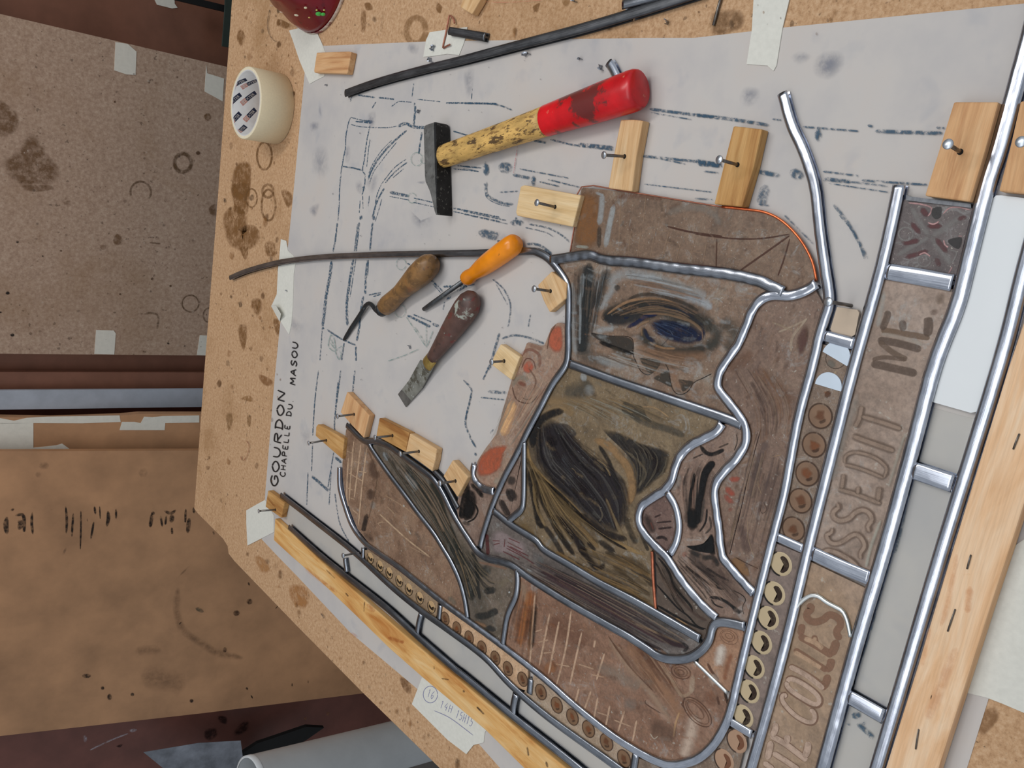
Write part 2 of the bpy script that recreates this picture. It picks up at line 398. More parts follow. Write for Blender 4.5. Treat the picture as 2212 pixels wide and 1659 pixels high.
# ------------------------------------------------------------------ bench
bench = thing('workbench', (-0.2, 0.6, 0), 'chipboard workbench stained with drink rings, carrying the stained glass panel', 'workbench')
bpx = P('p', '506,-80 500,5 471,410 440,810 419,1099 428,1111 455,1138 481,1164 491,1180 493,1196 506,1213 640,1352 779,1493 948,1659 1060,1772')
bp = [at(*q) for q in bpx]
xl = bp[-1].x; bp = bp + [Vector((xl, -0.45, 0)), Vector((1.3, -0.45, 0)), Vector((1.3, bp[0].y, 0))]
top = slab('bench_top', bp, -0.024, 0.0, M['chip_bench'], bench); bevel(top, 0.0015)
for x, y in ((-0.5, 1.25), (1.15, 1.25), (-0.5, -0.3), (1.15, -0.3)):
    q = [Vector((x + a, y + b, 0)) for a, b in ((-.035, -.035), (.035, -.035), (.035, .035), (-.035, .035))]
    slab('leg', q, -BZ, -0.024, M['wood_old'], bench, tcf=lambda v: (v.z, v.x, v.y))
B0 = BenchPl(0.0)
st = Paint(B0, 0.00005)
BR = (128, 88, 46)
st.blob(P('z5', '80,1690 95,1450 160,1375 240,1390 250,1500 225,1690'), BR, .8, .2)
st.blob(P('z6', '78,-10 225,-10 235,120 215,250 130,260 90,150'), BR, .8, .2)
st.stroke(P('z6', '130,180 110,300 130,420 180,470 230,420 240,330'), 56, BR, .75, .35)
st.ring(*P('z5', '1655,260')[0], 21, 28, 11, (150, 112, 72), .75, 0.1)
st.ring(*P('z6', '395,170')[0], 15, 34, 4, (120, 84, 46), .75)
st.ring(*P('z6', '250,110')[0], 12, 20, 3, (120, 84, 46), .7)
st.ring(*P('z5', '360,1330')[0], 16, 30, 4, (120, 84, 46), .7)
st.ring(*P('z5', '390,1630')[0], 12, 14, 5, (120, 84, 46), .6)
for f, s, c in (('z5', '140,250 180,260 200,330 160,400 120,330', BR), ('z5', '480,160 540,180 600,220 540,250 470,210', BR), ('z5', '1190,80 1230,100 1220,260 1190,280 1180,180', BR), ('z5', '1210,30 1260,20 1290,80 1230,90', BR), ('z5', '1840,20 1880,60 1860,120 1820,80', BR),
  ('z6', '500,40 590,60 600,150 560,200 520,120', BR), ('z6', '370,480 450,490 460,600 400,620 360,560', BR), ('z6', '150,540 215,520 220,600 190,640', BR), ('z6', '250,970 330,970 340,1060 300,1120 250,1050', BR), ('z6', '140,1200 210,1190 210,1330 180,1420 140,1300', BR), ('z6', '430,1150 480,1140 500,1220 470,1300', BR),
  ('z7', '310,30 400,60 440,110 380,140 320,90', (140, 96, 56)), ('z7', '30,380 80,360 90,450 50,530', (140, 104, 64)), ('z7', '210,380 250,390 240,480 215,470', (140, 104, 64)), ('z7', '150,240 240,210 270,270 200,260', (150, 108, 62)),
  ('z8', '520,230 650,240 690,330 640,420 540,370', (172, 118, 66)), ('z8', '250,0 340,30 380,120 300,130', (178, 128, 78)), ('z8', '1380,950 1460,970 1480,1080 1420,1060', (120, 84, 52)), ('r5', '110,90 300,60 340,160 260,220 120,240', (120, 88, 56)), ('r1', '590,60 660,20 630,110', BR), ('r1', '830,0 920,0 880,60', (150, 110, 66)), ('d8', '440,1330 560,1180 620,1280 500,1420', (140, 102, 66))):
    st.blob(P(f, s), c, .7, .3)
for i in range(210):                                   # scattered drips along the free edges of the bench top
    if i < 130: t = random.random(); x0 = 505 - 80*t; x = x0 + 10 + random.random() * (140 + 20 * t); y = 5 + t * 1080
    elif i < 165: x = 760 + random.random() * 1400; y = random.random() * 75
    else: t = random.random(); x = 500 + 560*t + random.random() * 60; y = 1190 + 590 * t - 8
    r = 1.2 + random.random() ** 2 * 6
    st.blob([(x + r * (0.6 + .5*random.random()) * math.cos(a), y + 1.7 * r * (0.6 + .5*random.random()) * math.sin(a)) for a in (0, 1.05, 2.1, 3.14, 4.2, 5.2)], random.choice([BR, (110, 76, 44), (92, 70, 48), (150, 104, 58)]), .3 + .4*random.random(), .35)
for f, s, ww, c in (('z5', '405,80 385,200 400,290 440,345 465,352', 8, (30, 26, 24)), ('z5', '1370,90 1350,270', 4, (70, 50, 36)), ('z6', '15,110 20,150', 18, (20, 18, 16)), ('z3', '2100,600 2125,640 2110,720 2070,775 2055,730', 8, (130, 70, 50)), ('z8', '770,450 795,490', 10, (60, 60, 62)), ('r1', '0,0 350,20 680,0', 5, (190, 110, 90)), ('d8', '500,1500 515,1500', 14, (30, 26, 24))):
    st.stroke(P(f, s), ww / FR[f][2], c, .8, .3)
st.build('stains', bench, M['stain_paint'])['kind'] = 'stuff'
# ------------------------------------------------------------------ boards leaning behind the bench
def board(name, pl, px, th, mat, label, cat='board'):
    """sheet whose front face lies on plane pl with the pixel outline px"""
    f = [pl.hit(*q) for q in px]; n = len(f)
    b = [v - pl.n * th for v in f]
    nn = (f[1] - f[0]).cross(f[2] - f[1])
    fs = [tuple(range(n)), tuple(reversed(range(n, 2*n)))] + [(i, n + i, n + (i+1) % n, (i+1) % n) for i in range(n)]
    if nn.dot(pl.n) < 0: fs = [tuple(reversed(x)) for x in fs]
    return tag(obj(name, f + b, fs, mat), label, cat)
def lean(y, deg, z=BZ): return Pl((0, y, z), (0, -math.cos(math.radians(deg)), math.sin(math.radians(deg))))
plA = lean(1.70, 3); plB = lean(1.62, 10); plBack = lean(1.83, 3); plD = lean(1.70, 10)
bA = board('chipboard_sheet', plA, P('p', '-420,-68 0,30 489,144 640,180 640,770 442,768 0,764 -420,760'), 0.019, M['chip_board'], 'grey-brown chipboard sheet with drink rings standing behind the bench', 'board')
pa = Paint(plA, 0.0002)
for f, s, a in (('z1', '20,1380 150,1280 240,1140 330,1170 400,1300 510,1420 500,1540 380,1600 200,1600 60,1500', .6), ('z2', '180,0 440,0 450,40 260,60', .5), ('z1', '-20,860 80,900 150,960 165,1060 110,1150 -20,1160', .6), ('z1', '1740,980 1780,960 1805,1000 1780,1035 1750,1020', .7), ('z2', '960,480 990,410 1030,430 1050,480 1000,520', .6), ('z2', '1780,190 1840,160 1840,260 1790,250', .6), ('z2', '850,510 910,510 900,550 860,550', .35), ('z2', '540,140 600,130 600,170 550,170', .35)):
    pa.blob(P(f, s), (112, 78, 44), a, .25)
pa.ring(*P('z1', '1560,1390')[0], 18, 20, 7, (98, 72, 46), .8); pa.ring(*P('z1', '1200,1640')[0], 22, 23, 4, (98, 72, 46), .6, 0, .6, -200, 40)
pa.ring(*P('z2', '1625,1010')[0], 18, 18, 3, (98, 72, 46), .65); pa.ring(*P('z2', '1790,1110')[0], 14, 16, 3, (98, 72, 46), .5)
pa.stroke(P('z2', '1230,1100 1290,1090 1350,1120 1340,1230'), 4, (98, 72, 46), .5); pa.stroke(P('z2', '1270,490 1370,500'), 3, (98, 72, 46), .5)
for f, u, v, r, c in (('z2', 65, 920, 5, 0), ('z2', 105, 1278, 5, 0), ('z2', 150, 485, 3.5, 0), ('z2', 365, 605, 2, 0), ('z2', 1455, 860, 3, 1), ('z2', 1435, 1350, 3, 0), ('z2', 1225, 1420, 2.5, 1), ('z2', 1300, 800, 4, 1), ('z2', 1025, 930, 3, 1), ('z1', 980, 870, 3, 1), ('z1', 1690, 1305, 6, 1), ('z1', 745, 1360, 2, 0), ('z2', 5, 1085, 2.5, 0), ('z2', 520, 560, 3, 1)):
    x, y = P(f, '%g,%g' % (u, v))[0]; pa.blob([(x + r*math.cos(a), y + r*.8*math.sin(a)) for a in (0, 1, 2, 3, 4, 5)], ((22, 18, 18), (90, 62, 40))[c], .85, .3)
for i in range(240):
    x = random.random() * 460; y = 60 + x*.23 + random.random() * (700 - x*.23 - 10); r = .8 + random.random()**2*3
    pa.blob([(x + r*math.cos(a)*(.7+.6*random.random()), y + r*math.sin(a)) for a in (0, 1.25, 2.5, 3.75, 5)], random.choice([(92, 66, 48), (60, 46, 40), (200, 186, 170), (120, 92, 66)]), .25 + .35*random.random(), .4)
pa.build('stains', bA, M['stain_paint'])['kind'] = 'stuff'
bB = board('hardboard_sheet', plB, P('p', '-420,974 0,975 425,973 700,974 900,1480 790,1497 443,1540 0,1590 -420,1640'), 0.012, M['hardboard'], 'tan hardboard sheet with rows of black ink scrapes leaning behind the bench corner', 'board')
pb = Paint(plB, 0.0002)
K = (22, 18, 18)
for f, s, ww in (('z3', '560,1160 570,1280 565,1390', 18), ('z3', '625,1220 620,1300 612,1420', 16), ('z3', '690,1200 690,1330 685,1530', 13), ('z3', '805,1160 815,1230', 16), ('z3', '850,1160 855,1270', 10), ('z3', '800,1290 775,1440', 16), ('z3', '740,1275 750,1275', 22), ('z3', '920,1200 925,1260 910,1335', 26), ('z3', '990,1180 990,1270', 15), ('z3', '60,1250 50,1320 60,1400', 36), ('z3', '130,1240 200,1240 205,1380', 24), ('z3', '150,1290 180,1300 160,1360', 40), ('z3', '275,1210 270,1300 280,1400', 20), ('z3', '1300,1215 1290,1280 1280,1340', 26), ('z3', '1320,1215 1290,1225', 24),
   ('z3', '1400,1200 1460,1220 1500,1190', 22), ('z3', '1370,1240 1385,1340', 16), ('z3', '1420,1240 1410,1320', 16), ('z3', '1470,1230 1460,1300', 34), ('z3', '1465,1340 1470,1400', 16), ('z3', '1585,1180 1580,1300', 16), ('z3', '1615,1260 1600,1390', 30), ('z3', '1650,1170 1655,1220', 16), ('z3', '440,1185 440,1190', 18), ('z3', '100,1180 110,1200', 26), ('z4', '640,940 710,940', 26), ('z4', '855,1080 855,1130', 28), ('z4', '1480,1140 1510,1130', 22), ('z4', '1030,1070 1035,1100', 22), ('z4', '795,1020 805,1050', 20), ('z4', '1920,1045 1935,1035', 18), ('z4', '1740,735 1770,740', 32), ('z4', '1935,225 1950,220', 24), ('z4', '1820,455 1870,445', 34), ('z4', '1925,365 1970,355', 34), ('z4', '1405,525 1410,530', 22), ('z3', '1815,1390 1830,1385', 26), ('z8', '540,1010 550,1010', 20), ('z8', '665,985 675,985', 20), ('z8', '225,1105 235,1100', 26), ('z8', '425,400 430,405', 28)):
    pb.stroke(P(f, s), 1.45 * ww / FR[f][2], K if f == 'z3' or ww < 30 else (70, 46, 30), .85, .5, .3)
pb.stroke(P('z4', '1525,410 1590,440'), 7, (34, 64, 56), .7, .6)
for s, ww, a in (('1390,250 1380,420 1420,570 1560,680 1700,760 1900,800', 50, .3), ('1050,760 1120,740 1260,740', 60, .22), ('1100,960 1250,960 1450,1020', 140, .22), ('1430,120 1440,130', 100, .3)):
    pb.stroke(P('z4', s), ww / 3.614, (86, 64, 48), a, 1.0)
for s, ww, a in (('330,820 420,810', 50, .3), ('1180,880 1260,870', 60, .25), ('300,890 350,890', 40, .25), ('540,1540 560,1550', 50, .35)):
    pb.stroke(P('z3', s), ww / 3.95, (70, 56, 46), a, 1.0)
pb.build('ink_marks', bB, M['stain_paint'])['kind'] = 'stuff'
board('brown_board', plBack, P('p', '-420,-260 0,-160 330,-90 530,-60 530,160 489,150 0,50 -420,-40'), 0.012, M['darkboard'], 'dark reddish-brown stained board behind the upper edge of the chipboard sheet')
board('brown_plank', lean(1.750, 4), P('p', '-420,740 660,745 660,803 442,803 0,801 -420,800'), 0.012, M['darkboard'], 'narrow dark brown plank right under the chipboard sheet edge', 'plank')
board('brown_plank', lean(1.725, 4), P('p', '-420,803 660,805 660,850 0,850 -420,850'), 0.012, M['darkboard'], 'narrow red-brown plank beside the galvanised strip', 'plank')
board('metal_strip', lean(1.70, 5), P('p', '-420,844 0,843 435,840 660,839 660,878 435,879 0,885 -420,890'), 0.006, M['zinc'], 'flat grey galvanised metal strip standing behind the bench', 'metal strip')
board('dark_plank', lean(1.80, 5), P('p', '-420,870 660,868 660,990 -420,995'), 0.012, M['redboard'], 'very dark plank in the gap below the galvanised strip', 'plank')
tb = lean(1.66, 10)
pk = board('taped_plank', tb, P('p', '-420,904 0,901 110,903 260,898 300,894 432,894 660,892 660,974 -420,976'), 0.016, M['hardboard'], 'brown plank with torn masking tape along its edge', 'plank')
def patch(name, pl, fr, s, mat, parent, off=0.0004, label=None):
    v = [pl.hit(*q, off) for q in P(fr, s)]; n = len(v); nn = sum(((v[i]-v[0]).cross(v[(i+1) % n]-v[0]) for i in range(1, n-1)), Vector())
    b = [x - pl.n * (off * 0.9) for x in v]
    fs = [tuple(range(n)), tuple(reversed(range(n, 2*n)))] + [(i, n+i, n+(i+1) % n, (i+1) % n) for i in range(n)]
    if nn.dot(pl.n) < 0: fs = [tuple(reversed(x)) for x in fs]
    o = obj(name, v + b, fs, mat, parent)
    if label: o['label'] = label
    return o
for s in ('-40,400 120,430 230,405 400,395 700,390 1020,385 1030,440 700,452 280,450 -40,455', '-40,450 285,450 285,660 480,640 530,625 600,675 560,688 300,670 -40,680', '1040,440 1150,440 1200,450 1230,395 1300,400 1390,390 1700,385 1700,445 1410,450 1405,510 1020,510'):
    patch('tape_piece', tb, 'z3', s, M['tapeshade'], pk)
board('red_brown_board', plD, P('p', '-420,1600 443,1500 900,1430 900,1590 690,1630 560,1680 400,1720 -100,1780 -420,1800'), 0.014, M['redboard'], 'dark red-brown board below the hardboard sheet, speckled and stained')
pr = Paint(plD, 0.0003)
rb = [o for o in bpy.data.objects if o.name.startswith('red_brown_board')][0]
for s in ('1600,1360 1680,1340 1700,1400 1640,1450 1590,1420', '1820,1380 1900,1290 1950,1300 1930,1370 1850,1410', '1700,1250 1770,1260 1770,1320 1710,1300', '900,1490 960,1470 940,1500'): pr.blob(P('z4', s), (40, 14, 10), .7, .35)
for s, ww in (('650,1430 680,1430', 40), ('1010,1370 1070,1360', 20), ('700,1520 870,1440 1000,1390', 10)): pr.stroke(P('z4', s), ww / 3.614, (190, 180, 186), .6, .6)
for s in ('810,1240 840,1230', '640,1270 660,1275'): pr.stroke(P('z8', s), 6, (160, 110, 80), .6)
pr.build('specks', rb, M['stain_paint'])['kind'] = 'stuff'
# tape bits on the chipboard sheet (each stuck there on its own)
for s, fr, lab in (('985,358 1090,375 1165,440 1157,640 1080,635 975,600', 'z1', 'masking tape scrap folded over the upper edge of the chipboard sheet'), ('1760,555 1768,625 1912,670 1900,865 1745,780', 'z1', 'masking tape scrap on the chipboard sheet beside the tape roll'),
                   ('820,1235 970,1240 988,1265 975,1445 805,1440', 'z2', 'square masking tape scrap on the lower edge of the chipboard sheet'), ('1705,1280 1800,1285 1800,1455 1680,1450', 'z2', 'masking tape scrap half hidden by the bench edge')):
    tag(patch('tape_scrap', plA, fr, s, M['tapeshade'], None, 0.0006), lab, 'tape')
tag(patch('tape_scrap', plBack, 'z1', '1320,0 1490,-60 1490,30 1515,65 1470,72 1340,40', M['tapeshade'], None, 0.001), 'crumpled masking tape scrap on the dark brown board', 'tape')
board('black_rail', lean(1.78, 3), P('p', '368,-10 380,0 497,28 520,34 520,22 497,14 400,-10'), 0.01, M['black'], 'thin black rail in front of the dark brown board', 'rail')
board('green_mesh', lean(1.75, 3), P('p', '488,-40 540,-40 540,110 480,100 486,20'), 0.004, M['greenmesh'], 'dark green mesh strip behind the far bench edge', 'mesh')
# grey pipe standing under the bench corner, and the film beside it
def pipe():
    a = lean(1.36, 0).hit(537, 1694); e = Vector((a.x - .10, a.y, 0.0)); d = (e - a).normalized(); r = .055
    t = thing('plastic_pipe', e, 'grey plastic pipe standing open end up below the bench corner', 'pipe')
    lathe('pipe_body', a, e, [(0, r), (1, r)], M['pvc'], t, 40, cap=False)
    lathe('bore', a, e, [(0.0, r - 0.004), (0.9, r - 0.004)], M['pvc'], t, 40, cap=False)
    lathe('rim', a - d * 0.001, a + d * 0.010, [(0, r - 0.004), (0, r + 0.0006), (1, r + 0.0006)], M['pvc_in'], t, 40, cap=False)
pipe()
fp = lean(1.60, 12)
board('plastic_film', fp, P('p', '310,1625 430,1605 520,1600 530,1680 460,1720 390,1690'), 0.001, M['film'], 'crumpled translucent grey film lying over the red-brown board', 'film')
board('gap_shade', lean(1.63, 10), P('p', '470,1690 492,1648 556,1606 662,1570 700,1572 660,1600 590,1636 560,1690'), 0.01, M['black'], 'painted dark shade in the gap between the red-brown board and the pipe', 'offcut')  # dark sheet put in as the shade of the gap, no solid part
# ------------------------------------------------------------------ tracing paper with the cartoon
def paper_mat():
    t = NT('tracing_paper').set(0.55, 0, 0.3); v = t.coord()
    n = t.noise(v, 9, 5, 0.6); col = t.ramp(n, [(0.3, lin((180, 176, 175))), (0.52, lin((193, 187, 182))), (0.75, lin((196, 186, 178)))])
    b = t.ramp(t.noise(v, 26, 3, 0.55, 0.3), [(0.60, BW(0)), (0.72, BW(0.35))]); col = t.mix(b, col, lin((160, 161, 167)))
    t.l(col, t.b.inputs['Base Color']); t.bump(t.noise(v, 12, 2), 0.25, 0.002); return t.m
M['paper'] = paper_mat()
ppx = P('p', '662,97 703,99 915,90 1150,86 1395,82 1500,82 1709,58 2212,8 2640,-40 2136,1509 2045,1800 1220,1800 1081,1659 1035,1607 895,1482 757,1366 640,1242 599,1200 566,1165 574,1058 594,815 634,420 658,165')
paper = tag(slab('tracing_paper', [at(*q) for q in ppx], 0.0001, 0.0004, M['paper']), 'large sheet of tracing paper with blue traced cartoon lines taped to the bench', 'drawing')
PP = BenchPl(0.0004)
INK = (54, 84, 106); GRN = (108, 142, 136)
ink = Paint(PP, 0.00006)
def inks(fr, spec, col=INK, a=.9, soft=.5):
    for it in spec.split(';'):
        w_, s = it.strip().split(':'); ink.stroke(P(fr, s), max(float(w_) / FR[fr][2], 1.2) * 1.7, col, a, soft, .05)
inks('c7', '14:510,140 720,170;14:760,170 950,190;8:1000,215 1160,225;8:910,280 1000,215;18:1190,230 1200,310 1190,420 1180,510;8:1220,190 1500,220;15:1560,235 1840,235 2180,245;12:460,130 420,220;10:430,400 400,480 370,640 365,780 340,900 320,1020 310,1100 295,1280 290,1450 275,1650;9:430,405 560,440 700,450;14:480,455 690,470;30:590,455 690,465;8:430,490 560,520 850,530 980,510;26:990,520 1080,480 1180,520 1330,530;10:660,500 630,640 610,760 590,920 570,1040 600,1100 590,1240 560,1340;7:660,660 640,800 620,1000;13:320,990 450,1010 570,1040;16:1100,560 960,680 850,790 740,930 660,1080 640,1150;6:920,680 800,800 700,950 640,1080;6:980,700 880,820 780,950 700,1060 650,1200;8:1100,900 960,1000 850,1130 800,1200 750,1310 720,1440;11:1110,940 1000,1020 900,1120 840,1190;5:1060,1020 930,1130;14:830,1250 790,1320 740,1420 710,1520 690,1600;5:800,1380 750,1560 720,1650;26:890,1300 1130,1350;8:890,1350 1130,1395;10:1180,1370 1440,1430;8:1170,1420 1440,1480;13:1650,1490 2212,1600;9:1650,1530 2212,1650;14:1280,580 1260,700 1240,850;6:570,1340 575,1500;6:540,1400 530,1550;5:650,1340 640,1470;36:530,1600 570,1610;40:680,1610 720,1600;12:1650,570 1850,630;12:1700,985 1990,1010;8:1650,1020 1960,1055;30:560,1250 600,1260;6:1880,60 1870,200;5:1180,0 1160,160;8:680,300 730,220')
inks('c8', '13:380,0 350,240 320,370;24:310,460 290,640 250,850 220,1100 200,1250;16:640,0 600,350;6:620,20 580,350;22:570,440 520,750 490,1000 500,1240;6:600,440 560,700 530,900;14:800,0 780,200 770,340;18:740,450 720,640 710,860;17:690,880 660,1050 640,1250 610,1420;7:750,450 740,640;9:200,1250 190,1400 170,1650;14:250,1280 420,1390 600,1470;10:460,1440 430,1650;13:600,1480 600,1659;12:750,870 900,840;10:800,890 900,860;14:1210,490 1250,510;14:1500,690 1650,840;7:1520,740 1620,850;18:1640,770 1850,760 2020,740;20:1800,830 1960,740;18:1680,930 1740,880;8:1660,950 1640,1050;20:1210,1110 1490,1250;12:1280,1100 1500,1190;24:1510,1210 1600,1250;12:200,1250 220,1280')
inks('z7', '6:820,0 790,250 770,560;8:1010,0 960,400 960,520;5:985,100 960,380;8:1130,0 1110,200;6:730,870 720,1150;5:950,700 900,1000;17:760,900 910,1030;16:960,740 1020,790;5:930,820 910,1150;6:960,1050 1000,1300 1080,1460;4:770,620 760,860')
inks('r2', '9:0,300 370,380;7:0,325 380,410;16:200,50 200,150 260,200 350,235 430,240;6:180,60 200,180 300,240 400,260;34:400,400 520,400;14:450,350 460,400;7:530,440 700,480 770,520;11:560,410 740,450 860,520 910,570;15:540,580 650,590 760,670;9:250,880 340,960 400,1080 400,1200 380,1290;6:280,920 380,1100;15:310,1340 270,1480 220,1659;13:330,1390 430,1360 560,1380 690,1430;6:575,1180 555,1290;8:310,140 470,130;50:130,480 300,520', a=.75)
inks('r3', '9:230,20 170,160;10:0,160 70,240 60,330 30,450 20,540 60,650 110,740;18:210,260 370,270;8:150,310 350,330;7:70,270 20,500;8:230,620 260,580;12:100,780 110,810')
inks('r1', '9:0,880 270,890 420,940;18:1590,930 1900,970 2212,1010;8:1600,960 1950,1020;13:600,1200 720,1220;11:740,1190 960,1240 1290,1280;20:980,1230 1290,1260;9:0,1420 130,1430;8:0,1440 130,1460;8:480,1440 900,1520;9:720,1530 1000,1600;18:420,1490 570,1520;34:190,1380 200,1500;26:600,1500 600,1590;16:1520,1330 2212,1400;9:1620,1340 1900,1400;20:2000,1400 2212,1420;7:1540,1570 2130,1640;9:650,1550 820,1590;60:300,1420 420,1440')
inks('r5', '16:0,770 250,800 500,840;8:520,800 580,805;9:720,850 1100,880;18:1210,880 1670,895;22:0,1080 180,1110;8:60,1150 160,1160;22:420,1150 580,1180;44:640,1150 730,1190;9:860,1150 1100,1180;18:870,1200 1050,1220;11:1120,1210 1560,1240;30:830,850 830,950;12:1160,840 1200,850;12:1620,855 1680,860;6:900,1230 1300,1290')
inks('r6', '9:860,30 1050,40 1300,70;15:930,190 1020,300 1100,440 1160,560;7:970,260 1080,400 1140,560;44:480,60 440,200;8:0,150 120,160;8:600,260 800,460;8:430,190 500,200', a=.7)
inks('r8', '40:1080,1110 1090,1160;22:1090,1190 1150,1240 1210,1300;14:1130,1180 1140,1200;12:1020,1190 1045,1200;9:1290,150 1200,500 1120,760;10:950,1350 900,1488'); inks('r7', '18:1440,850 1390,1100 1340,1290;12:1860,80 1950,80', a=.6)
inks('c8', '4:1200,1130 1430,1480;4:1440,1230 1440,1500;4:1520,1300 1450,1480;4:300,1340 270,1480 350,1540 340,1400 300,1340;4:350,1540 400,1640 440,1480 350,1540;4:980,1659 1180,1590 1350,1515;4:1300,1250 1440,1460;3:300,1400 340,1480;3:290,1440 345,1510;3:400,1530 430,1590', GRN, .8)
for fr, u, v, r in (('c7', 1215, 905, 80), ('c7', 1160, 1370, 60), ('c8', 1140, 500, 68), ('c8', 1130, 1060, 75), ('c7', 1300, 910, 45)):
    x, y = P(fr, '%d,%d' % (u, v))[0]; ink.ring(x, y, r / 5.53 * .85, r / 5.53, 1.1, GRN, .8)
ink.stroke(P('r1', '465,1250 430,1480'), 1.4, (176, 84, 92), .9)
ink.build('traced_lines', paper, M['ink_paint'])['kind'] = 'stuff'
Kk = (22, 20, 22); c6 = lambda u, v: P('c6', '%g,%g' % (u, v))[0]
for word, q0, q1, hv, ww in (('GOURDON', (174, 1500), (254, 545), (-68, -14), 3.3), ('CHAPELLE', (246, 1402), (297, 880), (-48, -8), 2.3), ('DU.', (302, 815), (336, 612), (-44, -6), 2.5), ('MASOU', (348, 512), (374, 78), (-54, -12), 2.8)):
    hw = Paint(PP, 0.0009); write(hw, word, c6(*q0), c6(*q1), (hv[0]/4.485, hv[1]/4.485), ww, Kk); hw.build('handwritten_word', paper, M['line_paint'])['label'] = 'black handwriting ' + word
sm = Paint(PP, 0.0006)                             # stains of the bench soaked through, carbon smudges
for fr, s, a in (('r5', '800,400 880,340 1000,350 1000,460 900,540 800,500', .5), ('r5', '300,640 340,580 430,590 440,660 380,720 310,700', .4), ('r5', '640,380 720,340 790,380 700,440', .3), ('z5', '760,1300 850,1220 910,1300 900,1480 830,1540 770,1450', .28), ('z5', '740,1050 820,1030 830,1090 760,1130', .35), ('z5', '2060,600 2150,560 2140,780 2090,850 2060,720', .3), ('z5', '1560,360 1680,380 1660,470 1580,440', .3), ('z5', '1240,970 1310,950 1300,1090 1240,1080', .4), ('z6', '740,190 830,150 800,270 750,250', .4), ('z6', '1590,200 1680,330 1800,260 1800,340 1680,380 1600,300', .25), ('z6', '560,1100 700,1200 640,1280 560,1220', .2), ('z5', '1210,1550 1330,1480 1290,1659', .25), ('z7', '660,500 760,520 740,640 690,640', .2), ('z7', '670,560 760,860 740,800', .25), ('c7', '1200,1180 1320,1160 1300,1210', .3), ('c7', '360,760 420,750 420,920 360,950', .35), ('c7', '480,1180 560,1160 560,1320 500,1300', .35), ('r2', '100,460 360,470 440,560 200,560', .2), ('z5', '830,880 850,1000 820,960', .25)):
    sm.blob(P(fr, s), (118, 124, 142), a, .8)
for i in range(150):
    x = 680 + random.random() * 540; y = 130 + random.random() * 760; r = .5 + random.random()**3 * 1.6
    sm.blob([(x + r*math.cos(a), y + r*math.sin(a)) for a in (0, 1.25, 2.5, 3.75, 5)], (72, 74, 84), .5, .3)
sm.build('smudges', paper, M['stain_paint'])['kind'] = 'stuff'
# ------------------------------------------------------------------ masking tape on the bench
TP = BenchPl(0.0013)
def tape(fr, s, label, z=0.0013, wr=None):
    o = slab('tape_strip', [at(*q, z) for q in P(fr, s)], z - 0.0009, z, M['tape'])
    return tag(o, label, 'tape')
tape('z5', '570,260 660,238 800,260 850,370 880,450 870,650 790,690 745,716 660,520 600,340', 'masking tape strip across the paper corner below the red pot')
tape('z5', '1770,275 1900,255 2090,230 2080,300 2060,370 2020,470 1920,460 1780,480 1715,485 1740,340', 'wide masking tape scrap under the bent copper wire')
tape('r5', '400,-60 650,-60 590,190 550,440 530,475 490,440 350,430 385,200', 'masking tape strip hanging over the upper paper edge, right of the hammer')
tape('z6', '500,460 545,475 560,560 605,600 628,640 610,760 600,1060 590,1180 570,1275 500,1165 420,1030 465,930 475,720 485,640', 'crinkled masking tape on the left paper edge under the curved lead came')
tc_ = tape('z7', '365,1105 440,1240 440,1380 215,1495 205,1300 205,1195 300,1140', 'masking tape at the lower paper corner under a nailed block')
tw = tape('z8', '1560,950 1640,985 1800,1090 2024,1290 2075,1340 2050,1380 2040,1460 1960,1480 1905,1550 1760,1440 1620,1300 1480,1160', 'masking tape with faint pencilled numbers beside the left batten')
twp = Paint(BenchPl(0.0013), 0.0001); z8 = lambda u, v: P('z8', '%g,%g' % (u, v))[0]; VB = (120, 122, 168)
twp.ring(*z8(1625, 1085), 15.5, 18, 1.2, VB, .8)
write(twp, '16', z8(1592, 1100), z8(1648, 1125), (5, -17), 1.2, VB, .8)
write(twp, '14H', z8(1690, 1185), z8(1790, 1235), (5, -16), 1.2, VB, .8)
write(twp, '15H15', z8(1815, 1262), z8(1950, 1340), (5, -17), 1.2, VB, .8)
twp.stroke(P('z8', '1650,1210 1780,1270 1960,1405'), 1.2, VB, .8)
twp.build('pencil_writing', tw, M['line_paint'])
tape('p', '2186,1183 2215,1163 2330,1128 2330,1610 2212,1540 2165,1520 2131,1507 2082,1495 2110,1420 2150,1300', 'broad white masking tape beside the right batten')
curl = [at(585, 658, .002), at(603, 665, .010), at(606, 690, .004), at(600, 672, .012)]
o = obj('tape_curl', [at(585, 660, .0015), at(604, 695, .0015), at(607, 678, .009), at(596, 660, .008)], [(0, 1, 2, 3), (3, 2, 1, 0)], M['tape'], [q for q in bpy.data.objects if q.get('label', '').startswith('crinkled')][0])
# ------------------------------------------------------------------ wooden blocks, battens, nails
def wood_block(name, px, t, mat, label, cat='wooden block', z0=0.0006, grain=None, bev=0.0012):
    pts = [at(*q, t) for q in px]
    g = grain or (pts[1] - pts[0]); g = Vector((g[0], g[1], 0)).normalized(); h = Vector((-g.y, g.x, 0)); off = random.random() * 5
    o = slab(name, pts, z0, t, mat, tcf=lambda v: (v.dot(g) + off, v.dot(h) + off, v.z))
    return tag(bevel(o, bev), label, cat, 'wooden stop blocks on the bench' if cat == 'wooden block' else None)
def gr(a, b): return at(*b) - at(*a)
wood_block('wood_block', P('z5', '805,448 1075,438 1100,445 1066,625 1060,630 785,620 782,600'), .010, M['wood_red'], 'loose reddish wooden block lying on tape at the upper paper corner', grain=gr((680, 135), (760, 133)))
wood_block('wood_block', P('p', '994,16 1019,31 1036,2 1050,-34 1008,-34'), .010, M['wood_pine'], 'wooden block cut off by the upper frame edge above the copper wire', grain=gr((1010, 20), (1030, -20)))
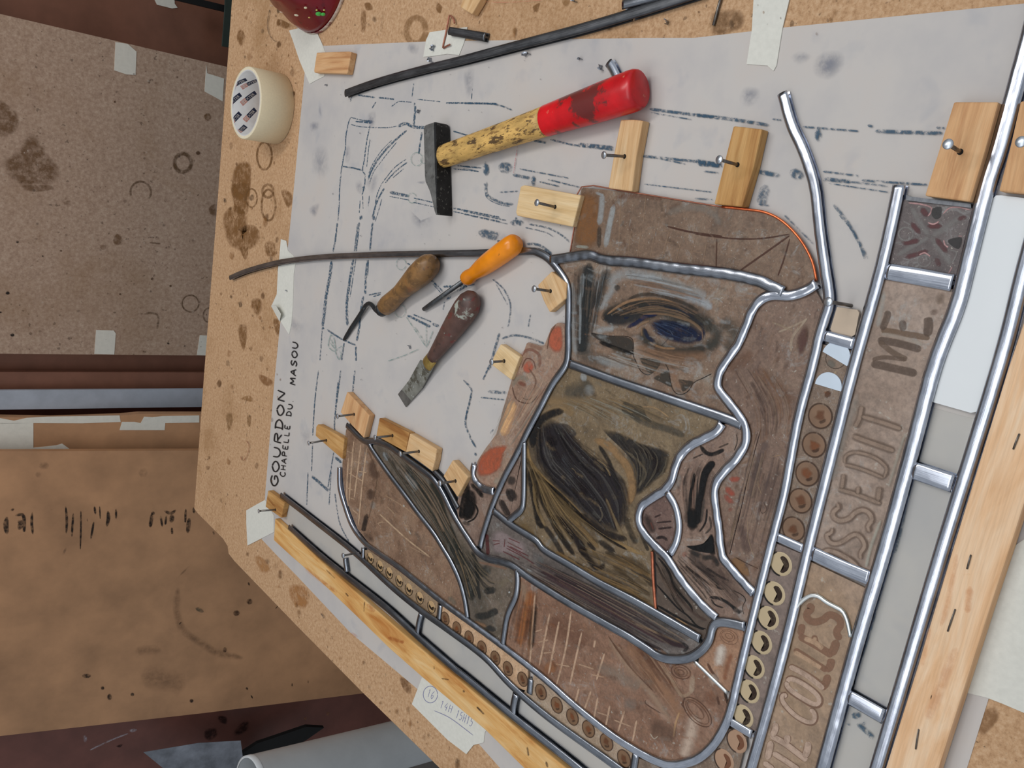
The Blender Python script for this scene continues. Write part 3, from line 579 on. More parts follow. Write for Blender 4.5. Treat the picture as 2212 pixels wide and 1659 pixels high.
wood_block('wood_block', P('r1', '1345,1020 1450,1020 1535,1028 1480,1330 1440,1635 1238,1605 1290,1300'), .011, M['wood_pine'], 'pale nailed block pressing the top glass just below the red hammer grip', grain=gr((1365, 260), (1340, 410)))
wood_block('wood_block', P('p', '1584,272 1646,279 1628,360 1603,447 1542,441 1562,360'), .011, M['wood_old'], 'stained nailed block at the rounded end of the top glass', grain=gr((1610, 280), (1575, 440)))
wood_block('wood_block', P('p', '2060,220 2157,220 2127,330 2095,436 1997,423'), .012, M['wood_red'], 'large nailed block against the ornamented corner glass', grain=gr((2110, 220), (2050, 430)))
wood_block('wood_block', P('p', '2204,218 2310,222 2275,425 2157,413 2182,315'), .012, M['wood_red'], 'nailed block at the right frame edge beyond the long bright came', grain=gr((2240, 220), (2200, 420)))
wood_block('wood_block', P('r2', '490,90 520,78 1005,165 970,300 935,435 460,340 450,310'), .010, M['wood_pale'], 'pale striped nailed block at the left corner of the top glass', grain=gr((1120, 435), (1245, 460)))
wood_block('wood_block', P('p', '1191,586 1224,612 1222,645 1187,675 1174,650 1161,616'), .009, M['wood_pine'], 'small angular nailed block inside the curved came left of the blue robe', grain=gr((1170, 600), (1200, 670)))
wood_block('wood_block', P('p', '1081,743 1123,771 1104,821 1061,788 1066,770'), .009, M['wood_pale'], 'pale yellow nailed block beside the elbow of the flesh-coloured glass', grain=gr((1070, 760), (1110, 800)))
wood_block('wood_block', P('z7', '1065,182 1255,385 1230,480 1207,578 1105,470 1008,358'), .010, M['wood_red'], 'orange-grained nailed block at the tip of the curved came, near the chisel blade', grain=gr((750, 846), (740, 891)))
wood_block('wood_block', P('z7', '815,460 1040,582 1022,758 795,560 800,480'), .010, M['wood_old'], 'dirty nailed block left of the brick-painted glass', grain=gr((683, 930), (740, 970)))
wood_block('wood_block', P('z7', '1340,405 1470,470 1596,533 1562,697 1440,630 1313,560'), .010, M['wood_old'], 'knotty nailed block, upper one of the joined pair along the curved came', grain=gr((815, 920), (880, 955)))
wood_block('wood_block', P('z7', '1600,537 1830,670 1815,770 1790,862 1680,780 1564,700'), .010, M['wood_pine'], 'clean nailed block, lower one of the joined pair along the curved came', grain=gr((880, 955), (938, 990)))
wood_block('wood_block', P('z7', '1965,765 2097,910 2050,1000 2005,1082 1885,902'), .010, M['wood_pine'], 'smooth nailed block beside the dark cuff glass', grain=gr((977, 994), (1005, 1040)))
wood_block('wood_block', P('z7', '390,1025 460,1075 530,1130 502,1260 368,1165'), .010, M['wood_old'], 'small nailed block on the tape at the lower left paper corner', grain=gr((579, 1059), (612, 1086)))
b1 = wood_block('batten', P('p', '594,1120 625,1148 690,1210 760,1272 900,1394 1000,1476 1110,1568 1235,1670 1330,1750 1200,1732 1133,1661 1048,1577 914,1465 840,1400 784,1345 701,1265 627,1200 591,1167'), .009, M['wood_batten2'], 'long orange-stained wooden batten along the left border of the panel', 'batten', grain=gr((700, 1240), (1000, 1520)))
b2 = wood_block('batten', P('p', '2252,575 2176,800 2054,1198 1985,1430 1913,1659 1860,1830 1975,1830 2029,1655 2081,1494 2139,1313 2183,1180 2260,940 2380,575'), .013, M['wood_batten'], 'smooth pine batten with staples along the right border of the panel', 'batten', grain=gr((2115, 1190), (1970, 1659)))
for o, spec in ((b1, (('z8', '640,90 760,190 900,290', 26, (196, 124, 58), .45), ('z8', '1130,380 1190,440', 40, (188, 108, 48), .5), ('z8', '1290,640 1420,680', 24, (176, 96, 44), .5), ('z8', '1000,600 1060,640', 20, (190, 110, 50), .4), ('z8', '1110,360 1105,440', 8, (70, 48, 34), .8), ('z8', '1650,860 1655,890', 10, (60, 44, 34), .8), ('z8', '1710,960 1770,970', 10, (70, 50, 36), .7), ('z8', '1880,1050 1890,1070', 14, (60, 40, 30), .8), ('r4', '100,1200 160,1260', 12, (60, 40, 28), .8), ('r4', '480,1500 490,1570', 12, (70, 48, 34), .7), ('r4', '620,1610 635,1659', 14, (60, 40, 30), .7), ('z8', '810,110 880,180', 12, (120, 78, 40), .5), ('z8', '960,290 985,320', 10, (90, 60, 40), .7))),
                (b2, (('d8', '300,60 240,400 180,600', 40, (214, 146, 84), .25), ('d8', '300,760 200,1000 80,1300', 70, (206, 136, 78), .25), ('d8', '100,600 40,900', 30, (216, 150, 96), .25), ('d8', '105,1128 112,1130', 30, (60, 44, 34), .9), ('d8', '400,300 380,500', 50, (212, 150, 100), .35), ('d8', '340,215 400,208', 10, (250, 220, 180), .6)))):
    p_ = Paint(BenchPl(.009 if o is b1 else .013), 0.0003)
    for fr, s, ww, c, a in spec: p_.stroke(P(fr, s), ww / FR[fr][2], c, a, .8)
    p_.build('stains', o, M['stain_paint'])['kind'] = 'stuff'
def staple(fr, s, label):
    q = P(fr, s); a, b = at(*q[0], .0135), at(*q[1], .0135)
    o = tube('staple', [a - Vector((0, 0, .003)), a, a.lerp(b, .5) + Vector((0, 0, .0004)), b, b - Vector((0, 0, .003))], .0006, M['nail'], None, 6); tag(o, label, 'staple', 'staples in the right batten')
staple('r7', '2180,490 2140,590', 'dark staple highest on the right batten'); staple('r8', '1855,60 1830,150', 'bent staple on the right batten beside the second crossbar'); staple('r8', '1750,425 1700,570', 'shiny staple in the middle of the right batten'); staple('r8', '1505,1230 1485,1360', 'rusty staple lowest on the right batten')
def nail(head, base, zb, L, label, r=.0014):
    b = at(*base, zb); h = at(*head, zb + L)
    t = thing('nail', b - Vector((0, 0, zb)), label, 'nail', 'nails pinning the panel')
    d = (h - b).normalized()
    lathe('shank', b - d * min(zb + 0.004, .012), h, [(0, r), (1, r)], M['nail'], t, 10)
    if zb > .005: lathe('nail_hole_shade', b - Vector((0, 0, .0002)), b + Vector((0, 0, .0003)), [(0, .0022), (1, .0020)], M['black'], t, 12)  # black disc paints the shadow of the hole around the shank
    lathe('nail_head', h, h + d * .0016, [(0, r), (.05, .0033), (.7, .0035), (1, .0030)], M['nail_head'], t, 16)
for hd, ba, zb, L, lab in (((1306, 335), (1349, 338), .011, .022, 'nail in the pale block below the red hammer grip'), ((1555, 345), (1593, 356), .011, .022, 'nail in the stained block at the rounded glass end'), ((2049, 312), (2074, 328), .012, .022, 'nail in the large block at the ornamented corner glass'), ((2207, 307), (2232, 322), .012, .022, 'nail at the right frame edge'),
    ((1161, 438), (1199, 447), .010, .022, 'nail in the pale striped block'), ((1155, 624), (1189, 629), .009, .020, 'nail in the small angular block'), ((1063, 782), (1089, 780), .009, .016, 'short nail in the pale yellow block by the elbow'), ((730, 899), (765, 895), .010, .023, 'nail with dark head in the orange-grained block'), ((668, 957), (705, 951), .010, .024, 'nail in the dirty block left of the brick glass'),
    ((811, 945), (848, 941), .010, .023, 'nail in the knotty block of the joined pair'), ((866, 980), (905, 975), .010, .023, 'nail in the clean block of the joined pair'), ((951, 1044), (984, 1039), .010, .021, 'nail in the smooth block beside the dark cuff'), ((560, 1104), (595, 1101), .010, .024, 'nail in the small block at the lower paper corner'), ((742, 1200), (775, 1194), .002, .024, 'nail standing beside the first roundel strip'), ((1791, 652), (1838, 660), .001, .028, 'nail behind the long curved came near the cream glass')):
    nail(hd, ba, zb, L, lab)
# ------------------------------------------------------------------ lead cames
PATH = {}
def came(key, px, mat, label, w=9.0, h=7.0, dents=0.0, z0=0.0006, zt=None, n=5, wl=0.011):
    """H-section lead strip swept along a pixel path (path of its upper face)"""
    zt = z0 + h / 1000 if zt is None else zt
    pts = resample(smooth([at(*q, zt) for q in px], n), 0.0028)
    PATH[key] = [Vector((p.x, p.y, 0)) for p in pts]
    s = w / 9.0; k = h / 7.15
    prof = [(-4.5, 0), (4.5, 0), (4.5, 1.3), (1, 1.7), (1, 5.2), (4.5, 5.35), (4.35, 6.0), (3.2, 6.75), (1.4, 7.15), (-1.4, 7.15), (-3.2, 6.75), (-4.35, 6.0), (-4.5, 5.35), (-1, 5.2), (-1, 1.7), (-4.5, 1.3)]
    m = len(prof); vs, fs, tc = [], [], []; N = len(pts); run = 0.0; ph = random.random() * 9
    for i, p in enumerate(pts):
        d = pts[min(i+1, N-1)] - pts[max(i-1, 0)]; d.z = 0; d.normalize(); side = Vector((d.y, -d.x, 0))
        if i: run += (p - pts[i-1]).length
        j = dents * (0.55 * math.sin(run / wl * 6.28 + ph) + 0.45 * math.sin(run / wl * 2.7 + 2 * ph) + 0.4 * (random.random() - .5))
        tilt = dents * 0.5 * math.sin(run / wl * 4.1 + ph * 3)
        slow = 0.10 * math.sin(run * 43 + ph) 
        for u, v in prof:
            uu = u * s * (1 - 0.03 * j); vv = v * k
            if v > 5: vv += (j * 0.55 + slow) * (0.35 + abs(u) / 6) + tilt * u / 4.5
            vs.append(Vector((p.x, p.y, BZ + z0)) + side * (uu / 1000) + Vector((0, 0, vv / 1000)))
            tc.append((run, u / 1000, v / 1000 * .3))
    for i in range(N - 1):
        for q in range(m): fs.append((i*m + q, i*m + (q+1) % m, (i+1)*m + (q+1) % m, (i+1)*m + q))
    fs.append(tuple(reversed(range(m)))); fs.append(tuple(range((N-1)*m, N*m)))
    o = obj('lead_came', vs, fs, M[mat], None, tc)
    sh = [False] * len(fs)
    for i in range(N - 1):
        for q in range(m): sh[i*m + q] = q in (6, 7, 8, 9, 10)
    o.data.polygons.foreach_set('use_smooth', sh)
    return tag(o, label, 'lead came', 'lead cames of the panel')
Lb, Lm, Ld = 'lead_bright', 'lead_mid', 'lead_dark'
came('L4', P('p', '2290,300 2212,573 2156,790 2032,1190 1892,1659 1840,1830'), Lb, 'straight bright came lying against the right batten', 10)
came('L3', P('p', '2262,-90 2240,5 2190,193 2155,322 2130,400 2087,573 2063,665 2016,790 1967,973 1908,1188 1844,1405 1775,1659 1730,1820'), Lb, 'long bright came between the lettered glass and the clear border', 11, dents=.12)
came('L2', P('p', '1940,399 1902,573 1842,790 1796,973 1742,1188 1690,1405 1620,1659 1590,1760'), Lb, 'straight came between the roundel column and the lettered glass', 9.5, dents=.06)
came('L1', P('p', '1687,200 1706,267 1732,325 1756,400 1767,493 1778,573 1788,647 1779,686 1769,718 1752,790 1722,902 1701,1012 1690,1070 1659,1190 1629,1309 1606,1405 1587,1486 1580,1518 1565,1564 1537,1611 1500,1642 1453,1654 1416,1646 1370,1622 1323,1592 1277,1557 1230,1518 1167,1462 1086,1399 1017,1348 950,1299 860,1227 814,1195 784,1172 758,1137 741,1091 731,1053 730,1010'), Lb, 'long came framing the figure, bent round the lower corner with both ends loose', 8.5, dents=.12)
came('M2', P('p', '605,1070 672,1122 758,1190 848,1272 906,1319 961,1358 1041,1418 1100,1480 1185,1553 1326,1655 1400,1712'), Lm, 'grey came between the left roundel row and the clear border strips', 9)
came('M1', P('p', '622,1140 687,1198 746,1246 831,1313 903,1379 978,1445 1000,1462 1112,1554 1242,1657 1330,1735'), Lm, 'grey came lying against the left batten', 10)
for i, (s, lab, ww) in enumerate((('742,1206 744,1222 746,1236', 'short crossbar came beside the standing nail', 8), ('907,1326 902,1345 899,1368', 'short crossbar came between the second and third clear border strips', 8), ('1112,1500 1107,1524 1106,1546', 'short crossbar came between the third and last clear border strips', 9), ('782,1184 781,1213', 'stub of came at the start of the left roundel row', 7), ('949,1307 946,1337', 'short crossbar came between ringed and plain left roundels', 7), ('1144,1467 1141,1499', 'short crossbar came in the middle of the plain left roundels', 8), ('1371,1629 1366,1662', 'short crossbar came at the lower end of the left roundels', 8))):
    came('XL%d' % i, P('p', s), Lm, lab, ww, 6.6, z0=.0003)
for i, (s, lab, ww) in enumerate((('1675,1160 1732,1186', 'bright crossbar came between plain and eye-like right roundels', 8), ('1778,725 1843,743', 'bright crossbar came under the cream glass', 9), ('1574,1559 1622,1588', 'bright crossbar came at the lower end of the right roundel column', 8), ('1913,586 1985,598 2056,611', 'broad bright crossbar came under the ornamented corner glass', 12), ('1752,1196 1815,1225 1875,1250', 'broad bright crossbar came between the two lettered glasses', 12), ('1970,1016 2058,1046', 'bright crossbar came in the upper clear right border', 13), ('1830,1506 1907,1550', 'bright crossbar came in the lower clear right border', 12))):
    came('XR%d' % i, P('p', s), Lb, lab, ww, 6.6, z0=.0003)
came('I1', P('p', '495,600 531,585 594,568 662,558 733,553 860,549 1012,547 1040,546 1134,542 1162,547 1185,562 1210,593 1223,620 1225,658 1224,709 1224,760 1218,790 1190,831 1165,879 1137,932 1114,980 1086,1033 1061,1091 1041,1152 1034,1183'), Lm, 'came with a long free end running under the orange screwdriver', 8.2, dents=.05)
came('I2', P('p', '1187,561 1215,557 1253,551 1273,551 1304,561 1367,566 1456,578 1560,590 1629,604 1660,617 1690,632'), Lm, 'crimped came between the top glass and the blue robe', 10, dents=.30, z0=.0009)
came('I3', P('p', '1762,612 1732,630 1700,638 1665,637 1640,648 1622,670 1609,702 1590,745 1562,785 1549,812 1549,841 1574,873 1600,909 1609,934 1606,960 1587,992 1556,1025 1540,1056 1543,1100 1550,1149 1553,1181 1559,1206 1574,1225 1600,1256 1626,1283'), Lb, 'crimped wavy came down the right side of the figure', 8.6, dents=.42)
came('I4', P('p', '1228,786 1329,823 1456,866 1552,899 1600,918'), Lm, 'straight slanting came below the blue robe', 9)
came('I5', P('p', '1558,914 1543,933 1516,948 1486,964 1464,989 1454,1015 1447,1039 1431,1059 1405,1076 1382,1094 1376,1120 1381,1142 1405,1173 1438,1206 1460,1240 1486,1276 1516,1310 1545,1337'), Lb, 'crimped S-shaped came right of the brown drapery', 8.8, dents=.36, z0=.0004)
came('I6', P('p', '1437,1064 1454,1091 1462,1120 1463,1146 1457,1172 1445,1196'), Lb, 'short bowed came closing the leaf-shaped glass', 8, 6.8, dents=.2, z0=.0002)
came('I7', P('p', '1608,1355 1576,1347 1548,1345 1536,1356 1528,1385 1509,1408 1481,1423 1444,1425 1416,1417 1394,1402 1351,1374 1308,1350 1217,1298 1144,1252 1104,1223 1075,1212 1049,1206 1026,1190 1006,1161 988,1133 971,1103 955,1070 939,1043 924,1027 897,1007 870,987 836,963 807,953 789,954 774,945 756,927 747,919'), Lm, 'long hooked came from the lower corner up to the joined blocks', 8.6, dents=.07)
came('I8', P('p', '794,959 805,978 836,1023 870,1068 901,1110 932,1150 952,1182 972,1216 990,1256 1001,1296 1007,1334'), Lm, 'curved came between the brick-painted glass and the green drapery', 7.6)
came('I9', P('p', '1113,1229 1115,1256 1111,1288 1097,1319 1090,1343 1083,1391'), Lm, 'short bent came closing the green drapery', 8)
came('I10', P('p', '1129,955 1129,1008 1128,1071 1124,1099 1109,1114 1094,1127'), Lm, 'angled short came left of the brown drapery', 8, z0=.0003)
came('I11', P('p', '1063,1104 1101,1134 1152,1166 1173,1189 1231,1223 1289,1258 1361,1295 1433,1336 1511,1382'), Lm, 'straight came between the brown drapery and the grey streaked strip', 8.4, z0=.0005)
came('I12', P('p', '1022,1003 1018,1024 1026,1043 1042,1056 1066,1062'), Lb, 'crumpled little came around the orange knee', 9, dents=.5, z0=.0004)
came('I12b', P('p', '935,1018 955,1040 973,1072 987,1098'), Ld, 'thin dark came piece tucked beside the smooth block', 6.5, z0=.0002)
came('I13', P('p', '1498,1428 1537,1466 1569,1497'), 'solder', 'thin bright lead line across the scrolled glass', 3.6, 6.0, z0=.0002)
came('I14', P('c1', '932,300 980,205 1080,110 1200,55 1320,75 1450,170 1600,250 1720,320 1790,450 1830,600 1860,765'), 'solder', 'thin silvery strip bent over the letters of the lower lettered glass', 2.8, 2.2, z0=.0050)
came('T1', P('p', '744,201 809,178 910,150 1000,128 1127,94 1253,61 1380,23 1520,-22'), Ld, 'long loose dark came lying above the hammer', 10)
came('T2', P('p', '1343,9 1420,-12 1500,-36'), Lm, 'second loose came cut off by the upper frame edge', 9)
came('T3', P('p', '968,66 1005,72 1046,79'), Ld, 'short dark came offcut beside the copper wire', 9)
came('T4', P('p', '1312,134 1322,150 1334,176'), Lb, 'short curved came offcut poking out from under the red grip', 9)
def offcut(x, y, s, label, seed):
    rnd = random.Random(seed); c = at(x, y); vs, fs = [], []
    n = 5
    for i in range(n):
        a = i / (n - 1) * 2.2 - 1.1 + seed
        p = Vector((math.cos(a) * s * .5, math.sin(a) * s * .6, 0)); hgt = s * (.5 + .5 * rnd.random())
        for r_, z in ((1, 0), (1.15, hgt), (.78, hgt * .9), (.8, 0)): vs.append(Vector((c.x, c.y, BZ + .0006)) + p * r_ + Vector((0, 0, z)))
    for i in range(n - 1):
        for k in range(4): fs.append((i*4 + k, i*4 + (k+1) % 4, i*4 + 4 + (k+1) % 4, i*4 + 4 + k))
    fs += [(3, 2, 1, 0), (n*4-4, n*4-3, n*4-2, n*4-1)]
    tag(obj('lead_offcut', vs, fs, M['lead_mid'], None, [(v.x, v.y, v.z) for v in vs]), label, 'lead offcut', 'lead scraps on the paper')
for i, (x, y, s, lab) in enumerate(((1142, 124, .008, 'square lead scrap below the long dark came'), (943, 106, .007, 'curled lead scrap on the tape by the copper wire'), (937, 128, .008, 'folded lead scrap against the long dark came'), (707, 182, .004, 'tiny shiny lead scrap under the reddish block'), (1079, 523, .007, 'curled lead scrap behind the orange screwdriver'), (886, 750, .005, 'dark lead crumb between bent tool and chisel'), (1255, 132, .005, 'dark lead crumb above the hammer handle'), (909, 243, .005, 'lead sliver above the hammer head'), (1306, 146, .006, 'bright lead scrap at the end of the curved offcut'), (622, 626, .004, 'grey lead flake on the crinkled tape'), (1372, 40, .005, 'lead scrap under the loose came near the upper frame edge'), (1440, 50, .005, 'bright lead curl on the chipboard near the upper frame edge'), (1243, 8, .005, 'small glassy lead curl at the upper frame edge'))):
    offcut(x, y, s, lab, i + .3)
# ------------------------------------------------------------------ glass pieces
GZ0, GZ1 = 0.0018, 0.0043
GP = BenchPl(GZ1)
def sub(key, pa, pb):
    """part of a came's path between the places nearest to two pixels"""
    q = PATH[key]; A = at(*pa, .006); B = at(*pb, .006); A.z = B.z = 0
    i = min(range(len(q)), key=lambda k: (q[k]-A).length); j = min(range(len(q)), key=lambda k: (q[k]-B).length)
    return q[i:j+1] if i <= j else list(reversed(q[j:i+1]))
def outline(spec):
    out = []
    for s in spec:
        if isinstance(s, tuple) and isinstance(s[0], str): out += sub(*s)
        elif isinstance(s, list): out += [Vector((p.x, p.y, 0)) for p in (at(*q, GZ1) for q in s)]
        else: p = at(*s, GZ1); out.append(Vector((p.x, p.y, 0)))
    return resample(out + [out[0]], .004)[:-1]
def glass(spec, mat, label, inset=.0014, name='glass_piece'):
    return tag(slab(name, outline(spec), GZ0, GZ1, mat, inset=inset), label, 'glass piece', 'painted glass pieces of the panel')
def paint(o, items, name='painted_detail', mat='glass_paint', off=.0001):
    """items: (frame, kind, points, width, colour, alpha, softness)"""
    p = Paint(GP, off)
    for it in items:
        fr, kind, s = it[:3]
        if kind == 's':
            ww, c = it[3], it[4]; a = it[5] if len(it) > 5 else .9; sf = it[6] if len(it) > 6 else .6
            for q in s.split(';'): p.stroke(P(fr, q), ww * (1.22 if name == 'lettering' else 1.0) / FR[fr][2], c, a, sf)
        elif kind == 'b':
            c = it[3]; a = it[4] if len(it) > 4 else .9; sf = it[5] if len(it) > 5 else .3
            p.blob(P(fr, s), c, a, sf)
        elif kind == 'f':                      # combed brush strokes between two guide lines
            A, B = [smooth([(q[0], q[1], 0) for q in P(fr, h)], 8) for h in s.split('|')]; n, ww, cols, a = it[3:7]; rnd = random.Random(len(s) * 7 + n)
            pick = lambda C, t: C[min(int(t * (len(C) - 1)), len(C) - 1)]
            for i in range(n):
                t = (i + rnd.random()) / n; t0 = rnd.random() * .45; t1 = min(1, t0 + .3 + rnd.random() * .5)
                pts = [pick(A, t0 + (t1-t0)*k/6).lerp(pick(B, t0 + (t1-t0)*k/6), t + (rnd.random()-.5)*.03) for k in range(7)]
                p.stroke([(q.x, q.y) for q in pts], ww * (.4 + 1.1*rnd.random()) / FR[fr][2], rnd.choice(cols), a * (.45 + .55*rnd.random()), .7)
        elif kind == 'o':
            u, v, rx, ry, rot = [float(x) for x in s.split(',')]; x, y = P(fr, '%g,%g' % (u, v))[0]; k = FR[fr][2]
            p.ring(x, y, rx / k, ry / k, it[3] / k, it[4], it[5] if len(it) > 5 else .8, rot)
    return p.build(name, o, M[mat])
def dust(o, n, box, seed, cols, wl=(4, 14), ww=(.6, 1.6), ang=None, a=.55, poly=None):
    """fine scratches and pale specks in the old paint"""
    rnd = random.Random(seed); p = Paint(GP, .00008)
    for i in range(n):
        x = box[0] + rnd.random() * (box[2]-box[0]); y = box[1] + rnd.random() * (box[3]-box[1])
        if poly and not inside(x, y, poly): continue
        an = (ang if ang is not None else rnd.random() * 3.14) + (rnd.random() - .5) * .5; L = wl[0] + rnd.random() * (wl[1]-wl[0])
        dx, dy = math.cos(an) * L/2, math.sin(an) * L/2
        p.stroke([(x-dx, y-dy), (x+dx, y+dy)], ww[0] + rnd.random() * (ww[1]-ww[0]), rnd.choice(cols), a * (.4 + .6*rnd.random()), .5, .3)
    if p.v: p.build('scratches', o, M['glass_scratch'])['kind'] = 'stuff'
def grime(o, n, poly, seed, cols, ang=None, spread=.6, wl=(10, 38), ww=(2.5, 9), a=.34):
    rnd = random.Random(seed); p = Paint(GP, .00006); xs = [q[0] for q in poly]; ys = [q[1] for q in poly]; k = 0
    while k < n:
        x = min(xs) + rnd.random() * (max(xs)-min(xs)); y = min(ys) + rnd.random() * (max(ys)-min(ys)); k += 1
        if not inside(x, y, poly): continue
        an = (ang if ang is not None else rnd.random() * 3.14) + (rnd.random() - .5) * spread; L = wl[0] + rnd.random() * (wl[1]-wl[0]); b = (rnd.random()-.5) * .7
        p.stroke([(x - math.cos(an-b)*L/2, y - math.sin(an-b)*L/2), (x, y), (x + math.cos(an+b)*L/2, y + math.sin(an+b)*L/2)], ww[0] + rnd.random() * (ww[1]-ww[0]), rnd.choice(cols), a * (.3 + .7*rnd.random()), .9)
    if p.v: p.build('grime', o, M['glass_scratch'])['kind'] = 'stuff'
def inside(x, y, poly):
    c = False; n = len(poly)
    for i in range(n):
        (x1, y1), (x2, y2) = poly[i], poly[(i+1) % n]
        if (y1 > y) != (y2 > y) and x < (x2-x1)*(y-y1)/(y2-y1)+x1: c = not c
    return c
G = {}
G['top'] = painted_glass('top_glass_paint', (98, 76, 60), (124, 98, 78), (138, 116, 96), 40, .25)
G['robe'] = painted_glass('robe_glass_paint', (108, 86, 70), (136, 110, 90), (146, 132, 116), 38, .55)
G['body'] = painted_glass('drapery_glass_paint', (96, 80, 58), (124, 104, 78), (142, 122, 94), 40, .25)
G['sleeve'] = painted_glass('sleeve_glass_paint', (112, 88, 76), (140, 114, 98), (150, 128, 112), 40, .15)
G['fold'] = painted_glass('dark_fold_paint', (74, 60, 50), (92, 76, 64), (100, 84, 72), 20, 0, stretch=(1, 1, 1))
G['lens'] = painted_glass('leaf_glass_paint', (88, 66, 60), (116, 90, 80), (126, 104, 92), 45, .1)
G['wallr'] = painted_glass('brown_wall_paint', (100, 78, 66), (128, 102, 86), (140, 116, 98), 34, .12)
G['flesh'] = painted_glass('flesh_glass_paint', (134, 104, 86), (158, 126, 106), (170, 146, 126), 40, .2)
G['cuff'] = painted_glass('cuff_glass_paint', (108, 86, 74), (136, 112, 98), (150, 130, 116), 45, .1)
G['brick'] = painted_glass('brick_glass_paint', (110, 82, 64), (142, 112, 90), (154, 128, 106), 30, .12)
G['green'] = painted_glass('green_drapery_paint', (84, 74, 60), (112, 98, 84), (130, 116, 104), 40, .25)
G['lower'] = painted_glass('lower_brick_paint', (112, 80, 60), (144, 108, 86), (158, 126, 104), 26, .12)
G['scroll'] = painted_glass('scroll_glass_paint', (138, 98, 72), (164, 124, 96), (176, 142, 116), 30, .05)
G['strip'] = painted_glass('grey_streaked_paint', (84, 74, 68), (108, 98, 92), (124, 112, 104), 40, .2)
G['letter1'] = painted_glass('upper_letter_glass_paint', (140, 118, 102), (160, 138, 122), (170, 150, 136), 18, .05, .3)
G['letter2'] = painted_glass('lower_letter_glass_paint', (150, 122, 94), (166, 138, 112), (168, 142, 120), 14, 0, .3)
G['corner'] = painted_glass('corner_ornament_paint', (74, 62, 62), (94, 82, 80), (110, 100, 98), 60, .3, .35)
G['rstrip'] = painted_glass('roundel_column_paint', (104, 84, 70), (132, 110, 92), (144, 124, 106), 60, .2)
G['rstrip2'] = painted_glass('roundel_column_plain', (122, 106, 98), (134, 116, 106), (140, 122, 112), 15, 0, .3)
G['pstrip1'] = painted_glass('left_roundel_tan', (140, 114, 88), (156, 130, 102), (160, 136, 110), 30, 0, .35)
G['pstrip2'] = painted_glass('left_roundel_pinkish', (178, 140, 106), (206, 168, 132), (212, 182, 150), 40, .05, .35)
G['pstrip3'] = painted_glass('left_roundel_grey', (150, 126, 102), (178, 154, 130), (186, 168, 148), 50, .2, .35)
G['cream'] = plain('cream_glass', (196, 176, 154), .3, var=.08, scale=30)
G['white'] = plain('white_opal_glass', (226, 229, 230), .25, var=.02, scale=12, spec=.5)
def clear():
    t = NT('clear_glass'); t.t.nodes.remove(t.b)
    tr = t.n('ShaderNodeBsdfTransparent'); tr.inputs[0].default_value = (.99, .995, .99, 1)
    gl = t.n('ShaderNodeBsdfGlossy'); gl.inputs['Roughness'].default_value = .06
    lw = t.n('ShaderNodeLayerWeight'); lw.inputs['Blend'].default_value = .5; pw = t.n('ShaderNodeMath', operation='POWER'); pw.inputs[1].default_value = 5; t.l(lw.outputs['Facing'], pw.inputs[0])
    fr = t.n('ShaderNodeMath', operation='MULTIPLY_ADD'); fr.inputs[1].default_value = .9; fr.inputs[2].default_value = .03; t.l(pw.outputs[0], fr.inputs[0]); mx = t.n('ShaderNodeMixShader')
    t.l(fr.outputs[0], mx.inputs[0]); t.l(tr.outputs[0], mx.inputs[1]); t.l(gl.outputs[0], mx.inputs[2]); t.l(mx.outputs[0], t.out.inputs[0]); return t.m
G['clear'] = clear()
BK = (16, 14, 14); PALE = (172, 176, 176); SCR = [(176, 150, 126), (190, 172, 150), (160, 132, 108)]
# top building glass with copper foil edge
cop = P('p', '1231,548 1243,475 1256,404 1354,414 1460,431 1560,447 1609,452 1654,459 1693,480 1729,518 1754,563 1764,606')
g = glass([cop[:3], cop[2:], ('I3', (1762, 612), (1690, 634)), ('I2', (1690, 632), (1225, 556))], G['top'], 'brown brick-painted glass with copper foil edge at the top of the panel', .0004)
paint(g, [('r2', 'b', '1020,130 1160,160 1170,400 1130,610 950,600 980,350', (136, 92, 54), .75, .3), ('r2', 's', '1190,150 1180,300 1160,420', 40, PALE, .6), ('r2', 's', '1290,240 1250,420 1215,610', 40, PALE, .7), ('r2', 's', '1165,430 1160,620', 30, (70, 58, 48), .7), ('r2', 's', '1130,140 1200,170', 20, PALE, .6), ('r2', 's', '960,600 1080,610', 22, (170, 172, 160), .6),
  ('r2', 's', '1740,430 1950,480 2212,515', 14, (74, 42, 30)), ('r6', 's', '0,390 250,420 450,420 640,390', 9, (74, 42, 30)), ('r6', 's', '640,400 470,520 300,640', 11, (78, 46, 34)), ('r6', 's', '640,420 600,560 560,670', 9, (78, 46, 34)), ('r6', 's', '150,420 145,610', 8, (84, 54, 40)),
  ('r2', 's', '1350,160 1330,600;1440,460 1410,640;1520,470 1490,690;1640,470 1600,690;1760,470 1700,700;1860,560 1820,720;1980,530 1930,730;2080,560 2050,740;1560,180 1540,400;1700,560 1840,580;1650,480 1760,470;1920,640 2060,660', 7, (156, 128, 104), .55), ('r2', 's', '1730,330 1900,270 2100,300 2200,420', 60, (150, 146, 138), .3, 1), ('r2', 's', '1300,180 1500,170 1700,200', 40, (110, 62, 44), .3, 1)])
grime(g, 170, [(1265, 415), (1240, 545), (1450, 570), (1700, 620), (1750, 600), (1690, 490), (1600, 460)], 21, [(72, 54, 44), (160, 136, 116), (150, 146, 138), (96, 60, 44)])
dust(g, 90, (1260, 410, 1740, 600), 1, SCR, (3, 9), (.6, 1.3), a=.4, poly=[(1265, 415), (1240, 545), (1450, 570), (1700, 620), (1750, 600), (1690, 490), (1600, 460)])
fe = [at(*q, GZ1 + .0004) for q in cop]
tube('copper_foil_edge', smooth(fe[5:], 4), .0011, M['copper'], g, 8); tube('copper_foil_edge', smooth(fe[:6], 3), .0007, M['copper_dull'], g, 8)
